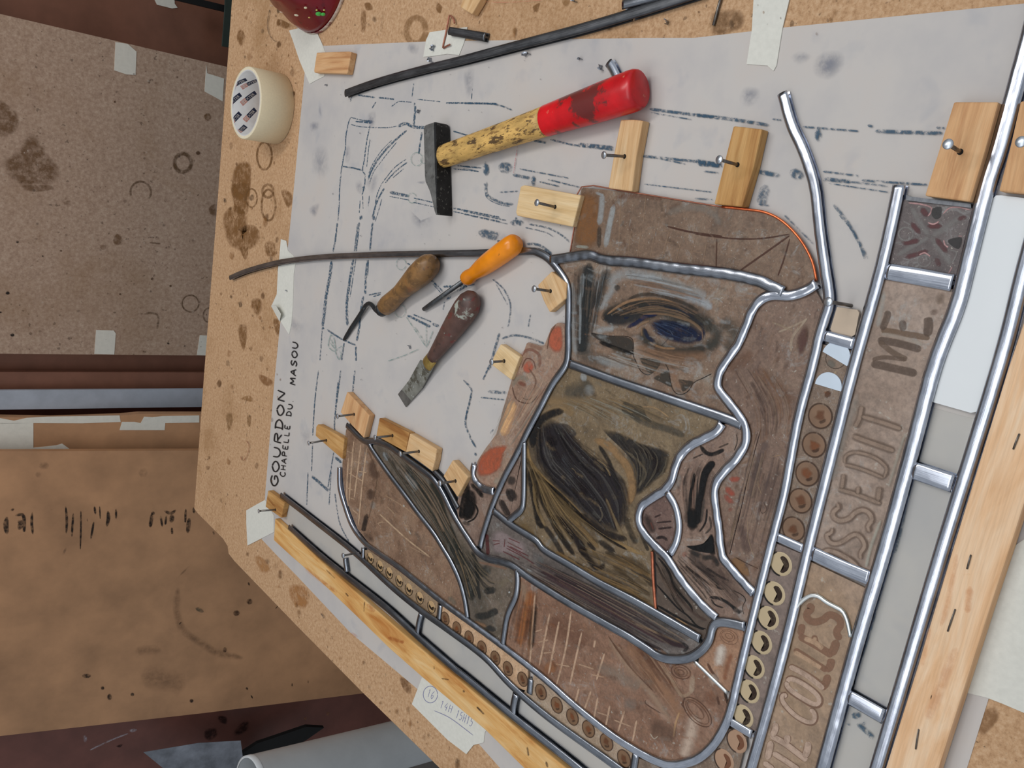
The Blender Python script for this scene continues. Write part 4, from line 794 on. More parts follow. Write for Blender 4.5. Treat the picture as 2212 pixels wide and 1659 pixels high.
# blue robe
g = glass([('I1', (1190, 567), (1221, 780)), ('I4', (1230, 787), (1598, 917)), ('I3', (1600, 909), (1665, 637)), ('I2', (1655, 615), (1190, 561))], G['robe'], 'brown glass with a painted dark blue oval fold under the top glass')
paint(g, [('d1', 's', '330,60 320,400 300,800 300,1040', 220, (62, 62, 60), .55, 1), ('d1', 's', '520,650 800,560 1150,540 1450,620 1700,760', 260, (60, 57, 52), .6, 1), ('d1', 's', '900,800 1100,960 1500,1000 1750,880', 170, (72, 66, 58), .55, 1), ('d1', 's', '1300,780 1310,790', 500, (40, 42, 52), .4, 1), ('d1', 's', '220,1000 400,1080 600,1130', 150, (84, 80, 74), .5, 1), ('d1', 's', '560,300 640,200 800,150 1000,180 1200,260 1400,330 1640,400', 120, PALE, .5, 1), ('d1', 's', '1400,400 1600,470 1700,540', 80, (182, 190, 196), .6, 1), ('d1', 's', '300,150 290,350 240,500', 55, PALE, .6, 1), ('d1', 's', '470,560 560,420 650,260', 70, PALE, .55, 1), ('d1', 's', '420,780 640,750', 60, PALE, .6, 1), ('d1', 's', '430,1060 560,1120 760,1170', 80, PALE, .4, 1), ('d1', 's', '180,250 190,500 190,800 220,1040', 60, PALE, .4, 1), ('d1', 's', '1420,1050 1440,1130', 50, PALE, .5), ('d1', 's', '1380,1210 1450,1200', 50, PALE, .4),
  ('d1', 's', '365,40 350,250 340,450 330,600 300,800 280,1010', 105, (42, 45, 46), .85, .7), ('d1', 's', '580,110 500,300 430,520', 110, (60, 62, 62), .55, 1), ('d1', 's', '650,280 690,340', 50, (52, 54, 54), .6),
  ('d1', 's', '500,650 650,580 800,530 1000,500 1200,520 1360,590', 125, (48, 46, 42), .9, .8), ('d1', 's', '520,640 700,660 900,620 1080,580', 100, (40, 41, 44), .85, .8), ('d1', 's', '1150,560 1400,640 1600,680 1740,780 1740,890 1640,960', 120, (62, 60, 54), .75, 1), ('d1', 's', '950,740 990,880 1100,970 1250,1010 1450,1010 1620,950', 90, (58, 54, 48), .8, .9), ('d1', 's', '780,440 900,390 1050,380 1200,410 1400,480 1550,560', 32, (52, 46, 40), .6), ('d1', 's', '1780,690 1900,740 1950,850 1850,1000', 170, (66, 63, 56), .55, 1), ('d1', 's', '1080,700 1300,680 1480,740', 60, (76, 70, 62), .5, 1),
  ('d1', 's', '560,600 760,470 960,430 1160,440 1320,500 1440,590', 26, (158, 122, 90), .8), ('d1', 's', '1020,900 1150,960 1300,970', 22, (150, 116, 84), .8), ('d1', 's', '870,760 940,700 1020,670', 18, (140, 112, 86), .8), ('d1', 's', '930,740 940,840', 14, (150, 120, 90), .6),
  ('d1', 'b', '1020,690 1120,645 1300,670 1480,720 1610,800 1600,890 1480,930 1300,910 1150,860 1050,790', (12, 24, 52), .97, .3), ('d1', 's', '780,740 880,690 980,620 1110,595', 36, (16, 28, 62), .9), ('d1', 's', '960,750 1000,840 1080,900', 34, (24, 34, 58), .8), ('d1', 's', '1530,890 1590,830 1600,760', 40, (12, 22, 56), .9), ('d1', 's', '740,640 800,630', 18, (20, 30, 56), .8), ('d1', 's', '1100,700 1220,720;1240,770 1280,830;1330,700 1380,720;1100,790 1160,820', 10, (110, 122, 146), .5),
  ('d1', 'b', '380,800 560,830 820,860 845,1030 700,990 480,890', (58, 52, 46), .92, .1), ('d1', 's', '470,895 600,945 850,1035', 48, BK, .95, .5), ('d1', 's', '600,950 760,1060 880,1140', 60, (80, 70, 58), .6, 1), ('d1', 's', '380,800 560,830 820,855 840,1030 880,1130 930,1220 1010,1255 1080,1200 1140,1120', 9, (32, 26, 24), .95, .3), ('d1', 's', '1190,1130 1230,1220 1250,1350 1290,1440 1360,1470 1440,1430 1500,1340 1600,1290 1700,1240', 9, (32, 26, 24), .95, .3),
  ('d1', 'b', '910,1070 1030,1080 1140,1110 1100,1200 1030,1245 960,1170', (64, 58, 50), .9, .12), ('d1', 'b', '1060,1290 1140,1240 1215,1205 1240,1290 1260,1390 1150,1340', (64, 58, 50), .9, .12), ('d1', 'b', '1330,1305 1400,1310 1495,1330 1440,1400 1380,1440 1350,1370', (66, 58, 50), .9, .12), ('d1', 's', '860,940 1100,1020 1400,1060 1660,1040', 110, (156, 118, 90), .5, 1), ('d1', 's', '1260,1150 1300,1300 1360,1430', 70, (160, 122, 96), .45, 1), ('d1', 's', '1000,250 1200,330', 60, (150, 112, 84), .5, 1), ('d1', 'f', '190,100 200,500 220,1000|600,60 520,400 430,800', 30, 16, [(60, 62, 62), (170, 176, 178), (104, 92, 80), (40, 42, 44)], .5), ('d1', 'f', '520,620 900,440 1300,480 1650,700 1700,900|900,600 1150,600 1400,660 1560,760 1580,860', 34, 12, [(50, 46, 42), (150, 120, 92), (84, 76, 66), (34, 40, 54)], .5), ('d1', 'f', '430,1050 800,1180 1200,1330|1000,950 1400,1060 1680,1060', 26, 14, [(166, 132, 106), (176, 174, 168), (96, 78, 64)], .45), ('d1', 'f', '700,140 1100,200 1500,300|900,330 1300,420 1650,520', 26, 18, [(176, 182, 184), (150, 116, 92), (188, 194, 198), (86, 80, 76)], .45), ('d1', 'f', '1020,700 1200,820 1450,900|1150,650 1400,700 1600,820', 22, 10, [(8, 14, 36), (26, 40, 70), (54, 68, 94)], .6)])
grime(g, 260, [(1235, 575), (1235, 780), (1550, 890), (1545, 800), (1600, 700), (1640, 620)], 22, [(70, 60, 52), (176, 178, 176), (158, 122, 96), (178, 184, 186)], .3)
dust(g, 170, (1235, 570, 1640, 880), 2, [(178, 182, 182), (168, 160, 150), (150, 120, 96)], (2, 8), (.8, 2.2), a=.5, poly=[(1235, 575), (1235, 780), (1550, 890), (1545, 800), (1600, 700), (1640, 620)])
# big drapery
g = glass([('I4', (1232, 788), (1556, 900)), ('I5', (1556, 916), (1408, 1177)), [(1411, 1180), (1412, 1240), (1416, 1318)], ('I11', (1416, 1326), (1101, 1134)), ('I10', (1097, 1124), (1129, 955)), ('I1', (1136, 934), (1220, 786))], G['body'], 'large olive-brown drapery glass with a great black painted fold')
paint(g, [('r3', 's', '640,560 780,900 1100,1250 1350,1420', 420, (52, 46, 44), .45, 1), ('r3', 's', '600,950 800,1250 1100,1600', 160, (84, 68, 46), .4, 1), ('r3', 's', '860,280 1000,250 1080,170', 130, (82, 78, 70), .6, 1), ('r3', 's', '1000,140 1060,130', 60, PALE, .6), ('r3', 's', '1060,200 1100,300', 70, PALE, .35, 1), ('r3', 's', '700,320 900,330 1200,350 1400,360', 60, (150, 126, 96), .5, 1),
  ('r3', 'b', '1350,430 1370,345 1450,365 1530,390 1570,470 1610,525 1500,510 1420,470', (74, 68, 58), .9, .12), ('r3', 's', '1420,460 1600,540 1750,580 1890,640', 50, (84, 78, 68), .65), ('r3', 's', '1530,390 1640,400 1760,480', 12, (158, 130, 96)), ('r3', 's', '700,350 860,360 930,470', 70, (156, 128, 92), .6, 1), ('r3', 's', '690,470 780,400 900,420', 30, (158, 130, 94), .6),
  ('r3', 'b', '600,640 640,520 720,470 860,540 960,650 1080,780 1180,830 1260,900 1330,960 1400,1050 1425,1250 1400,1390 1330,1455 1240,1440 1140,1390 1000,1280 880,1160 760,1060 660,920 600,800', (36, 31, 34), .95, .2), ('r3', 's', '595,740 605,600 680,490 800,435 860,430', 56, (26, 25, 26), .92),
  ('r3', 's', '740,560 880,560 960,640', 40, (64, 60, 60), .6), ('r3', 's', '860,800 880,900 940,1000', 60, (84, 84, 86), .4, 1), ('r3', 's', '700,640 700,780 760,900', 30, (78, 74, 74), .45, 1), ('r3', 's', '720,640 800,720', 60, (22, 16, 18), .7, 1), ('r3', 's', '940,1050 1060,1150', 90, (30, 18, 20), .6, 1),
  ('r3', 'b', '1190,585 1350,610 1500,690 1680,740 1770,790 1750,900 1720,960 1620,1050 1520,1135 1450,1150 1480,980 1440,860 1340,740', (46, 42, 40), .92, .16), ('r3', 's', '1500,720 1640,840 1640,980', 60, (36, 26, 28), .6, 1), ('r3', 's', '1380,760 1500,860 1560,970 1480,1090', 18, (112, 100, 82), .7), ('r3', 's', '1400,800 1450,920 1470,1050', 30, (90, 84, 74), .5),
  ('r3', 's', '1120,670 1240,720 1350,830 1420,940 1445,1080 1415,1230', 60, (148, 116, 80), .92), ('r3', 's', '1160,720 1240,850 1290,980 1330,1100', 30, (36, 32, 30), .85), ('r3', 's', '1140,840 1210,890 1260,980', 14, (140, 118, 86), .8), ('r3', 's', '1220,1170 1260,1280 1330,1430 1400,1570', 26, (128, 108, 80), .8), ('r3', 's', '1160,1230 1190,1320 1150,1380', 12, (110, 98, 82), .6), ('r3', 's', '1380,1320 1420,1440 1480,1560', 40, (60, 52, 42), .7),
  ('r3', 's', '545,720 570,860 640,960 760,1080 880,1190 1020,1330 1190,1470 1390,1590 1560,1650', 40, (148, 120, 80), .9), ('r3', 's', '550,860 590,930 700,1030 820,1130 960,1270 1080,1390 1260,1530 1400,1610', 24, (22, 18, 16), .95), ('r3', 's', '1000,1300 1160,1440 1300,1500 1400,1520', 50, (34, 28, 28), .8),
  ('r3', 's', '565,930 590,1080 620,1240 650,1390 700,1420', 44, (26, 21, 18), .92), ('r3', 's', '615,1020 670,1180 750,1330 800,1440 880,1560 960,1670', 40, (28, 22, 18), .92), ('r3', 's', '640,1000 760,1160 860,1290 1000,1400', 40, (138, 112, 76), .75), ('r3', 's', '760,1320 870,1400 970,1520 1050,1670', 56, (30, 22, 22), .9), ('r3', 's', '690,1400 780,1530 860,1670', 34, (44, 38, 34), .85), ('r3', 's', '480,1380 560,1440 640,1560 740,1640', 60, (120, 96, 60), .5, 1), ('r3', 's', '900,1320 1020,1440 1160,1600', 34, (128, 102, 68), .8), ('r3', 's', '1060,1540 1130,1620', 26, (30, 24, 22), .8), ('r3', 's', '1160,1530 1300,1640', 40, (36, 30, 28), .8), ('r3', 's', '1480,1360 1520,1480 1580,1620', 26, (40, 34, 30), .7),
  ('r4', 's', '860,0 930,80 980,150 1030,165 1060,120', 34, (30, 22, 20)), ('r4', 's', '960,20 1010,90 1020,140', 16, (120, 98, 66), .8), ('r4', 's', '700,40 900,190 1200,330 1420,450', 50, (134, 104, 64), .6, 1), ('r4', 's', '1060,40 1200,120 1360,230 1420,300', 36, (66, 54, 40), .75), ('r4', 's', '1120,140 1260,260 1400,370', 26, (84, 68, 48), .7), ('r4', 's', '1180,60 1320,170 1410,230', 26, (138, 108, 68), .7), ('r4', 's', '840,120 1040,260 1240,350', 22, (78, 62, 44), .7), ('r4', 's', '1150,300 1260,340 1340,400', 8, (170, 132, 78), .8), ('r3', 'f', '640,520 620,700 660,900 800,1060 1000,1270 1200,1440|860,540 1000,680 1180,830 1330,960 1420,1180 1390,1420', 46, 9, [(62, 58, 58), (18, 15, 17), (92, 88, 84), (40, 28, 32), (24, 20, 22)], .6), ('r3', 'f', '760,330 1000,420 1240,580|1300,300 1600,430 1880,560', 34, 9, [(158, 132, 96), (84, 72, 56), (150, 146, 132), (106, 88, 62)], .5), ('r3', 'f', '520,760 580,1000 620,1250 740,1540|640,960 860,1200 1100,1400 1400,1580', 40, 11, [(150, 124, 84), (96, 78, 52), (34, 28, 24), (120, 98, 66)], .6), ('r3', 'f', '1250,600 1380,760 1450,900 1470,1100|1650,740 1740,820 1700,950 1560,1090', 24, 10, [(66, 60, 54), (30, 24, 24), (112, 102, 84)], .55), ('r4', 'f', '600,30 900,230 1200,360 1400,450|1000,0 1200,60 1330,130 1405,190', 40, 11, [(140, 110, 70), (62, 50, 38), (92, 74, 50), (30, 24, 20)], .6)])
grime(g, 280, [(1225, 800), (1540, 905), (1460, 980), (1380, 1090), (1400, 1300), (1140, 1150), (1140, 960)], 23, [(70, 58, 44), (156, 132, 98), (140, 136, 122), (48, 42, 38)], .75)
dust(g, 230, (1110, 800, 1560, 1310), 3, [(184, 188, 184), (166, 150, 124), (150, 126, 92)], (3, 9), (.7, 2.0), .7, .5, [(1225, 800), (1540, 905), (1460, 980), (1380, 1090), (1400, 1300), (1140, 1150), (1140, 960)])
# fold right of the copper strip
g = glass([('I5', (1412, 1184), (1545, 1336)), ('I7', (1536, 1352), (1520, 1398)), ('I11', (1511, 1382), (1420, 1328)), [(1419, 1318), (1415, 1240), (1414, 1190)]], G['fold'], 'dark brown pointed fold glass right of the upright copper strip')
paint(g, [('d3', 's', '460,690 540,850 640,1020 720,1200 850,1370', 22, BK), ('d3', 's', '500,640 640,820 700,1000 780,1110 930,1280 960,1370', 26, BK), ('d3', 's', '480,1000 640,1180 760,1310 900,1420 1020,1550 1140,1590', 20, BK), ('d3', 's', '480,1270 700,1400 900,1510 1110,1600', 26, BK), ('d3', 's', '470,740 560,930 700,1130', 40, (112, 92, 78), .5, 1), ('d3', 's', '650,950 760,1160 1000,1400 1150,1480', 40, (84, 64, 56), .6, 1), ('d3', 's', '730,1440 900,1540', 16, (176, 140, 100), .6), ('d3', 'f', '470,680 600,1000 800,1350|600,740 800,1080 1100,1480', 18, 12, [(110, 90, 76), (40, 32, 28), (64, 52, 44)], .5)])
cs = [at(*q, GZ1 + .001) for q in P('d3', '420,560 425,640 435,900 455,1150 470,1345')]
tag(tube('copper_strip', smooth(cs, 3), .0013, M['copper_strip'], None, 8, [(.0018, .0011)] * 13), 'straight copper foil strip standing between two drapery glasses', 'copper strip')
# sleeve
g = glass([('I4', (1575, 908), (1596, 917)), ('I3', (1605, 915), (1626, 1283)), ('L1', (1637, 1275), (1620, 1345)), ('I7', (1607, 1354), (1549, 1345)), ('I5', (1544, 1335), (1446, 1218)), ('I6', (1445, 1196), (1438, 1066)), ('I5', (1436, 1056), (1557, 915))], G['sleeve'], 'pinkish-brown sleeve glass with deep black painted creases')
paint(g, [('d3', 's', '950,560 1150,760 1400,960 1560,1300', 240, (84, 68, 60), .4, 1), ('d2', 's', '1150,900 1050,1200 980,1650', 240, (70, 58, 52), .5, 1), ('d2', 's', '1060,630 1130,720 1230,745 1380,680', 46, BK, .95), ('d2', 's', '1300,660 1440,600', 20, (40, 34, 32), .6), ('d2', 's', '960,800 1100,740', 20, (40, 32, 30), .6), ('d2', 's', '1240,840 1150,950 1095,1080 1065,1250 1030,1400 1000,1670', 110, BK, .97, .4), ('d2', 's', '985,990 965,1150 930,1300 910,1670', 50, BK, .9, .5), ('d2', 's', '1060,1200 1010,1300 990,1450', 24, (90, 84, 78), .6), ('d2', 's', '1110,1330 1090,1500 1060,1670', 30, (78, 72, 66), .6), ('d2', 's', '870,1330 880,1500 870,1659', 60, (96, 80, 70), .5, 1), ('d2', 's', '1540,480 1550,580 1510,700', 10, BK, .8),
  ('d3', 's', '950,-20 960,150 950,280', 170, (18, 18, 18), .9, .5), ('d3', 's', '1060,0 1040,140 990,240', 26, (84, 78, 72), .6), ('d3', 's', '1150,-10 1130,170 1050,300', 22, BK), ('d3', 's', '1180,90 1200,240 1120,330', 24, (60, 54, 50), .7), ('d3', 'b', '870,490 1000,480 1150,430 1220,340 1240,560 1080,570 950,540', (8, 8, 9), .97, .15), ('d3', 's', '1200,330 1210,460 1230,620', 60, (14, 14, 14), .9), ('d3', 's', '900,540 1100,640 1230,640 1300,760', 60, (40, 38, 36), .8, .8), ('d3', 's', '900,590 1050,720 1200,900 1320,1020', 70, (78, 66, 60), .6, 1), ('d3', 's', '860,750 1000,860 1200,1000 1380,1070', 28, (36, 28, 26)), ('d3', 's', '1150,780 1300,880 1440,950', 24, (48, 38, 34)), ('d3', 's', '930,700 1100,820 1250,900', 22, (44, 34, 32), .8), ('d3', 's', '1180,1170 1300,1180 1420,1240 1530,1330', 34, (26, 24, 24)), ('d3', 's', '1480,1280 1560,1360 1620,1350', 50, (30, 30, 30), .8), ('d3', 's', '1500,1080 1600,1130 1660,1200 1620,1300 1640,1400', 10, BK, .8), ('d3', 's', '1200,1190 1260,1270 1370,1310', 18, BK, .8), ('d3', 's', '1240,1000 1300,1020', 36, BK, .8), ('d3', 's', '700,690 840,900 1000,1100 1180,1300', 60, (150, 130, 116), .4, 1), ('d3', 's', '860,560 840,640', 60, (160, 104, 84), .5, 1), ('d2', 's', '780,1000 760,1150 680,1230', 60, (166, 166, 160), .4, 1), ('d3', 'f', '720,700 900,900 1100,1150 1250,1350|900,560 1150,780 1400,960 1640,1180', 32, 13, [(164, 136, 118), (70, 56, 50), (110, 88, 78), (40, 32, 30)], .5), ('d2', 'f', '860,900 800,1150 820,1400 860,1650|1200,780 1080,1000 1050,1300 1020,1650', 26, 14, [(170, 142, 124), (60, 50, 46), (30, 26, 26), (150, 116, 98)], .5), ('d2', 's', '1240,845 1160,950 1105,1080 1075,1250 1040,1400 1010,1680', 100, BK, .97, .45), ('d2', 's', '975,1010 960,1150 925,1300 905,1680', 40, BK, .9, .5), ('d3', 's', '950,-20 955,140 945,260', 130, (14, 14, 14), .92, .5), ('d3', 'b', '870,490 1000,480 1150,430 1225,330 1250,570 1080,575 950,540', (8, 8, 9), .97, .15)])
grime(g, 160, [(1590, 930), (1600, 950), (1540, 1040), (1545, 1190), (1610, 1290), (1600, 1345), (1545, 1330), (1460, 1200), (1470, 1120), (1450, 1060), (1480, 990)], 29, [(80, 62, 54), (168, 138, 118), (150, 130, 118)], 1.4)
g = glass([('I6', (1440, 1068), (1445, 1194)), ('I5', (1438, 1206), (1433, 1058))], G['lens'], 'small leaf-shaped dark pink glass enclosed by the bowed came')
paint(g, [('d3', 's', '330,60 390,200 450,310', 90, (52, 40, 36), .7, 1), ('d3', 's', '450,110 540,70', 20, (50, 34, 34), .7), ('d3', 's', '480,180 680,160', 20, (48, 34, 34), .7), ('d3', 's', '500,260 690,240', 24, (44, 30, 30), .8), ('d3', 's', '470,390 560,370 630,420', 34, (30, 22, 24), .85), ('d3', 's', '400,170 440,270', 16, (120, 70, 60), .6)])
# brown wall right of the figure
wl = [(1665, 650), (1750, 630), (1770, 700), (1745, 790), (1690, 1040), (1640, 1250), (1570, 1200), (1550, 1060), (1615, 960), (1555, 830)]
g = glass([('I3', (1758, 616), (1624, 1281)), ('L1', (1638, 1270), (1784, 668))], G['wallr'], 'tall brown glass between the wavy came and the roundel column')
paint(g, [('d2', 's', '1440,1070 1520,1080 1590,1060', 60, (172, 84, 66), .75, .8), ('d2', 's', '1400,1180 1450,1240 1520,1290', 70, (168, 80, 62), .75, .8), ('d2', 's', '1380,1280 1440,1350 1500,1390', 60, (162, 84, 68), .7, .8), ('d2', 's', '1440,1460 1480,1500', 60, (150, 90, 76), .4, 1), ('d2', 's', '1870,400 1800,640 1720,960 1660,1200 1560,1659', 11, (38, 20, 16), .95, .3), ('d3', 's', '1600,0 1530,280 1450,600', 11, (38, 20, 16), .95, .3), ('d2', 's', '1830,420 1760,660 1700,900', 8, (96, 72, 58), .7), ('d3', 's', '1520,130 1470,360 1440,480', 14, (172, 146, 116), .7), ('d3', 's', '1690,150 1690,350 1740,540 1780,640', 9, (172, 146, 118), .7), ('d2', 's', '1840,1000 1830,1150 1880,1290', 9, (164, 138, 110), .6), ('d2', 's', '1900,1380 1940,1480 1880,1530 1850,1450', 9, (80, 62, 52), .6), ('d2', 's', '2020,780 2140,750', 8, (170, 140, 108), .7), ('d2', 's', '1780,400 1760,640 1700,820 1560,880', 20, (150, 120, 96), .5), ('d2', 's', '1960,560 1850,800 1780,1100', 120, (104, 88, 84), .45, 1), ('d3', 's', '1560,200 1640,350 1680,600', 100, (96, 76, 72), .45, 1),
  ('d3', 'b', '1470,660 1560,635 1680,740 1720,900 1600,850 1500,740', (142, 106, 72), .75, .2), ('d3', 's', '1530,640 1680,720 1830,790', 12, (70, 50, 40), .8), ('r6', 's', '560,1050 680,1000 760,960', 16, (186, 166, 144), .6, 1), ('r6', 's', '650,1180 660,1080 760,950', 16, (186, 166, 144), .6), ('r6', 'b', '680,1100 740,990 770,1060 740,1180 700,1210', (92, 60, 54), .7, .4), ('r6', 's', '520,980 660,1040', 12, (170, 148, 124), .5), ('d1', 's', '1850,1200 2000,1100 2150,1000', 140, (122, 86, 64), .4, 1), ('r7', 's', '390,60 550,150 660,280', 90, (118, 82, 60), .35, 1), ('r7', 's', '610,760 560,960 520,1100', 30, (160, 158, 148), .5, 1), ('r7', 'f', '260,60 400,330 420,560|500,40 640,280 620,500', 30, 9, [(140, 104, 80), (86, 64, 54), (156, 130, 108)], .45), ('r7', 'f', '380,560 300,900 220,1250|600,640 520,950 440,1250', 26, 9, [(92, 76, 72), (150, 126, 104), (78, 60, 54)], .45)])
grime(g, 240, wl, 24, [(84, 62, 52), (156, 126, 104), (96, 80, 76), (134, 94, 70)], 1.9)
dust(g, 150, (1550, 640, 1770, 1260), 4, SCR, (3, 10), (.6, 1.3), a=.45, poly=wl)
# flesh arm
g = glass([[(1223, 700), (1213, 695), (1203, 695), (1190, 707), (1182, 727), (1175, 744), (1166, 745), (1157, 742), (1138, 737), (1129, 762), (1116, 785), (1104, 820), (1086, 881), (1071, 937), (1048, 967), (1030, 995), (1026, 1016)], ('I12', (1024, 1038), (1064, 1060)), ('I1', (1080, 1045), (1224, 705))], G['flesh'], 'flesh-coloured arm glass with orange thumb and knee', .0010)
paint(g, [('r3', 'b', '115,920 150,810 250,730 380,715 350,790 330,900 240,975 140,985', (176, 90, 62), .93, .25), ('r2', 'b', '735,1340 780,1280 845,1290 850,1480 780,1510 725,1440', (182, 96, 70), .92, .3), ('r2', 's', '720,1480 740,1360 790,1270', 8, (110, 78, 62), .8), ('r3', 's', '430,340 390,480 340,640', 75, (240, 190, 134), .85, .9), ('r3', 's', '640,290 570,360 460,330 420,220', 9, (96, 70, 58), .8), ('r3', 's', '500,310 560,330 610,290', 8, (120, 92, 76), .7), ('r3', 's', '420,220 470,140 560,160', 40, (150, 140, 124), .6, 1), ('r2', 's', '470,1650 500,1530 570,1480 650,1530 650,1640', 22, (140, 96, 80), .7), ('r2', 's', '500,1640 540,1560 600,1580 620,1650', 10, (112, 76, 64), .8), ('r2', 'b', '520,1600 580,1570 610,1640 560,1690 510,1660', (188, 96, 72), .8, .4), ('r3', 's', '470,180 540,210', 30, (130, 74, 58), .6), ('r3', 's', '560,60 620,160 600,260', 12, (122, 92, 76), .6), ('r3', 's', '300,960 380,980 260,1040', 60, (176, 166, 148), .5, 1), ('r2', 's', '560,1440 680,1480', 30, (150, 110, 92), .5), ('r3', 'f', '420,200 340,420 220,680|800,150 560,520 420,720', 26, 10, [(190, 154, 128), (130, 96, 80), (204, 176, 150), (150, 140, 126)], .45)])
grime(g, 150, [(1210, 705), (1215, 780), (1130, 940), (1070, 1050), (1030, 1020), (1075, 940), (1115, 790), (1160, 750), (1185, 740)], 30, [(140, 100, 80), (196, 170, 148), (160, 150, 136)], 2.0)
g = glass([('I12', (1018, 1030), (1064, 1061)), ('I1', (1068, 1072), (1036, 1178)), ('I7', (1024, 1188), (996, 1146)), [(990, 1122), (985, 1099), (989, 1074), (997, 1054), (1007, 1042)]], G['cuff'], 'small dark cuff glass below the crumpled came', .0008)
paint(g, [('d4', 's', '1605,680 1590,850 1560,1000 1520,1110', 60, BK), ('d4', 's', '1610,760 1650,900 1620,1050 1560,1130', 100, BK, .95, .6), ('d4', 's', '1560,800 1525,950 1510,1080', 24, BK), ('d4', 's', '1640,690 1720,760 1790,860', 44, BK, .92), ('d4', 's', '1690,930 1725,1020 1680,1110 1600,1150', 18, BK), ('d4', 'b', '1560,920 1640,860 1705,980 1660,1080 1560,1140', (20, 18, 18), .9, .4), ('d4', 's', '1540,1150 1640,1180', 40, (60, 52, 46), .6), ('d4', 's', '1750,1000 1780,1100 1740,1220', 60, (164, 132, 112), .5, 1)])
g = glass([('I10', (1129, 962), (1096, 1125)), ('I11', (1095, 1128), (1066, 1106)), ('I1', (1066, 1080), (1134, 938))], G['cuff'], 'slim wedge of pink-brown glass between the angled came and the arm')
paint(g, [('d4', 's', '2075,750 2100,850 2150,900', 44, (44, 38, 36)), ('r3', 's', '310,1180 360,1270 400,1340', 40, (54, 44, 40)), ('r3', 's', '385,1090 430,1140 450,1190', 44, (44, 38, 36)), ('r3', 's', '380,1010 450,1030', 60, (60, 52, 48), .8), ('d4', 's', '2010,880 2070,1000 2110,1080', 36, (56, 46, 42))])
# brick building left
bl = [(755, 940), (790, 960), (850, 1050), (930, 1160), (990, 1300), (900, 1240), (790, 1150), (750, 1060)]
g = glass([[(747, 928), (744, 956), (739, 1001), (740, 1032), (745, 1070), (756, 1104), (772, 1144), (783, 1157)], ('L1', (800, 1184), (1002, 1336)), ('I8', (1006, 1330), (796, 963)), ('I7', (788, 953), (750, 923))], G['brick'], 'brick-painted brown glass between the curved cames at the left', .0006)
paint(g, [('d4', 's', '245,180 205,640 190,900;330,220 280,620 250,860;400,260 345,700 300,1190;180,380 160,800 180,960', 15, (204, 172, 142), .85), ('d4', 's', '160,300 240,330;250,420 330,450;180,560 350,660;170,740 240,770;300,540 400,560;230,1000 300,1060;200,860 260,880', 12, (200, 168, 138), .75), ('d4', 's', '470,400 470,560 560,600', 90, (92, 70, 58), .7, .9), ('d4', 's', '450,750 440,890', 80, (84, 64, 54), .7, .9), ('d4', 's', '400,1050 380,1150 355,1260', 46, (46, 38, 34), .85), ('d4', 's', '360,1280 480,1380', 60, (84, 66, 56), .5, 1), ('d4', 's', '550,1050 700,1190 900,1370 1160,1570', 16, (204, 174, 142), .8), ('d4', 's', '620,830 850,970 1000,1090', 13, (184, 152, 122), .6), ('d4', 's', '640,960 730,1050;530,1170 600,1140;840,1180 910,1200;1110,1440 1200,1450;560,1200 540,1160 620,1150', 10, (190, 160, 130), .6), ('d4', 's', '900,1250 930,1300;835,940 850,970', 16, (200, 196, 186), .7), ('d4', 's', '480,900 470,1000', 60, (160, 158, 150), .4, 1), ('d4', 's', '540,640 510,760', 10, (170, 140, 112), .5), ('d5', 's', '130,0 380,130;300,240 400,320;640,420 610,680', 9, (190, 160, 130), .5), ('d5', 's', '600,600 690,700', 60, (120, 112, 98), .6, 1), ('d4', 's', '420,300 520,600 470,900 420,1100', 16, (100, 76, 60), .4)])
grime(g, 220, bl, 25, [(90, 66, 52), (172, 140, 114), (150, 118, 92), (110, 100, 90)], 1.3)
dust(g, 130, (745, 930, 1000, 1330), 5, SCR, (3, 12), (.6, 1.3), a=.5, poly=bl)
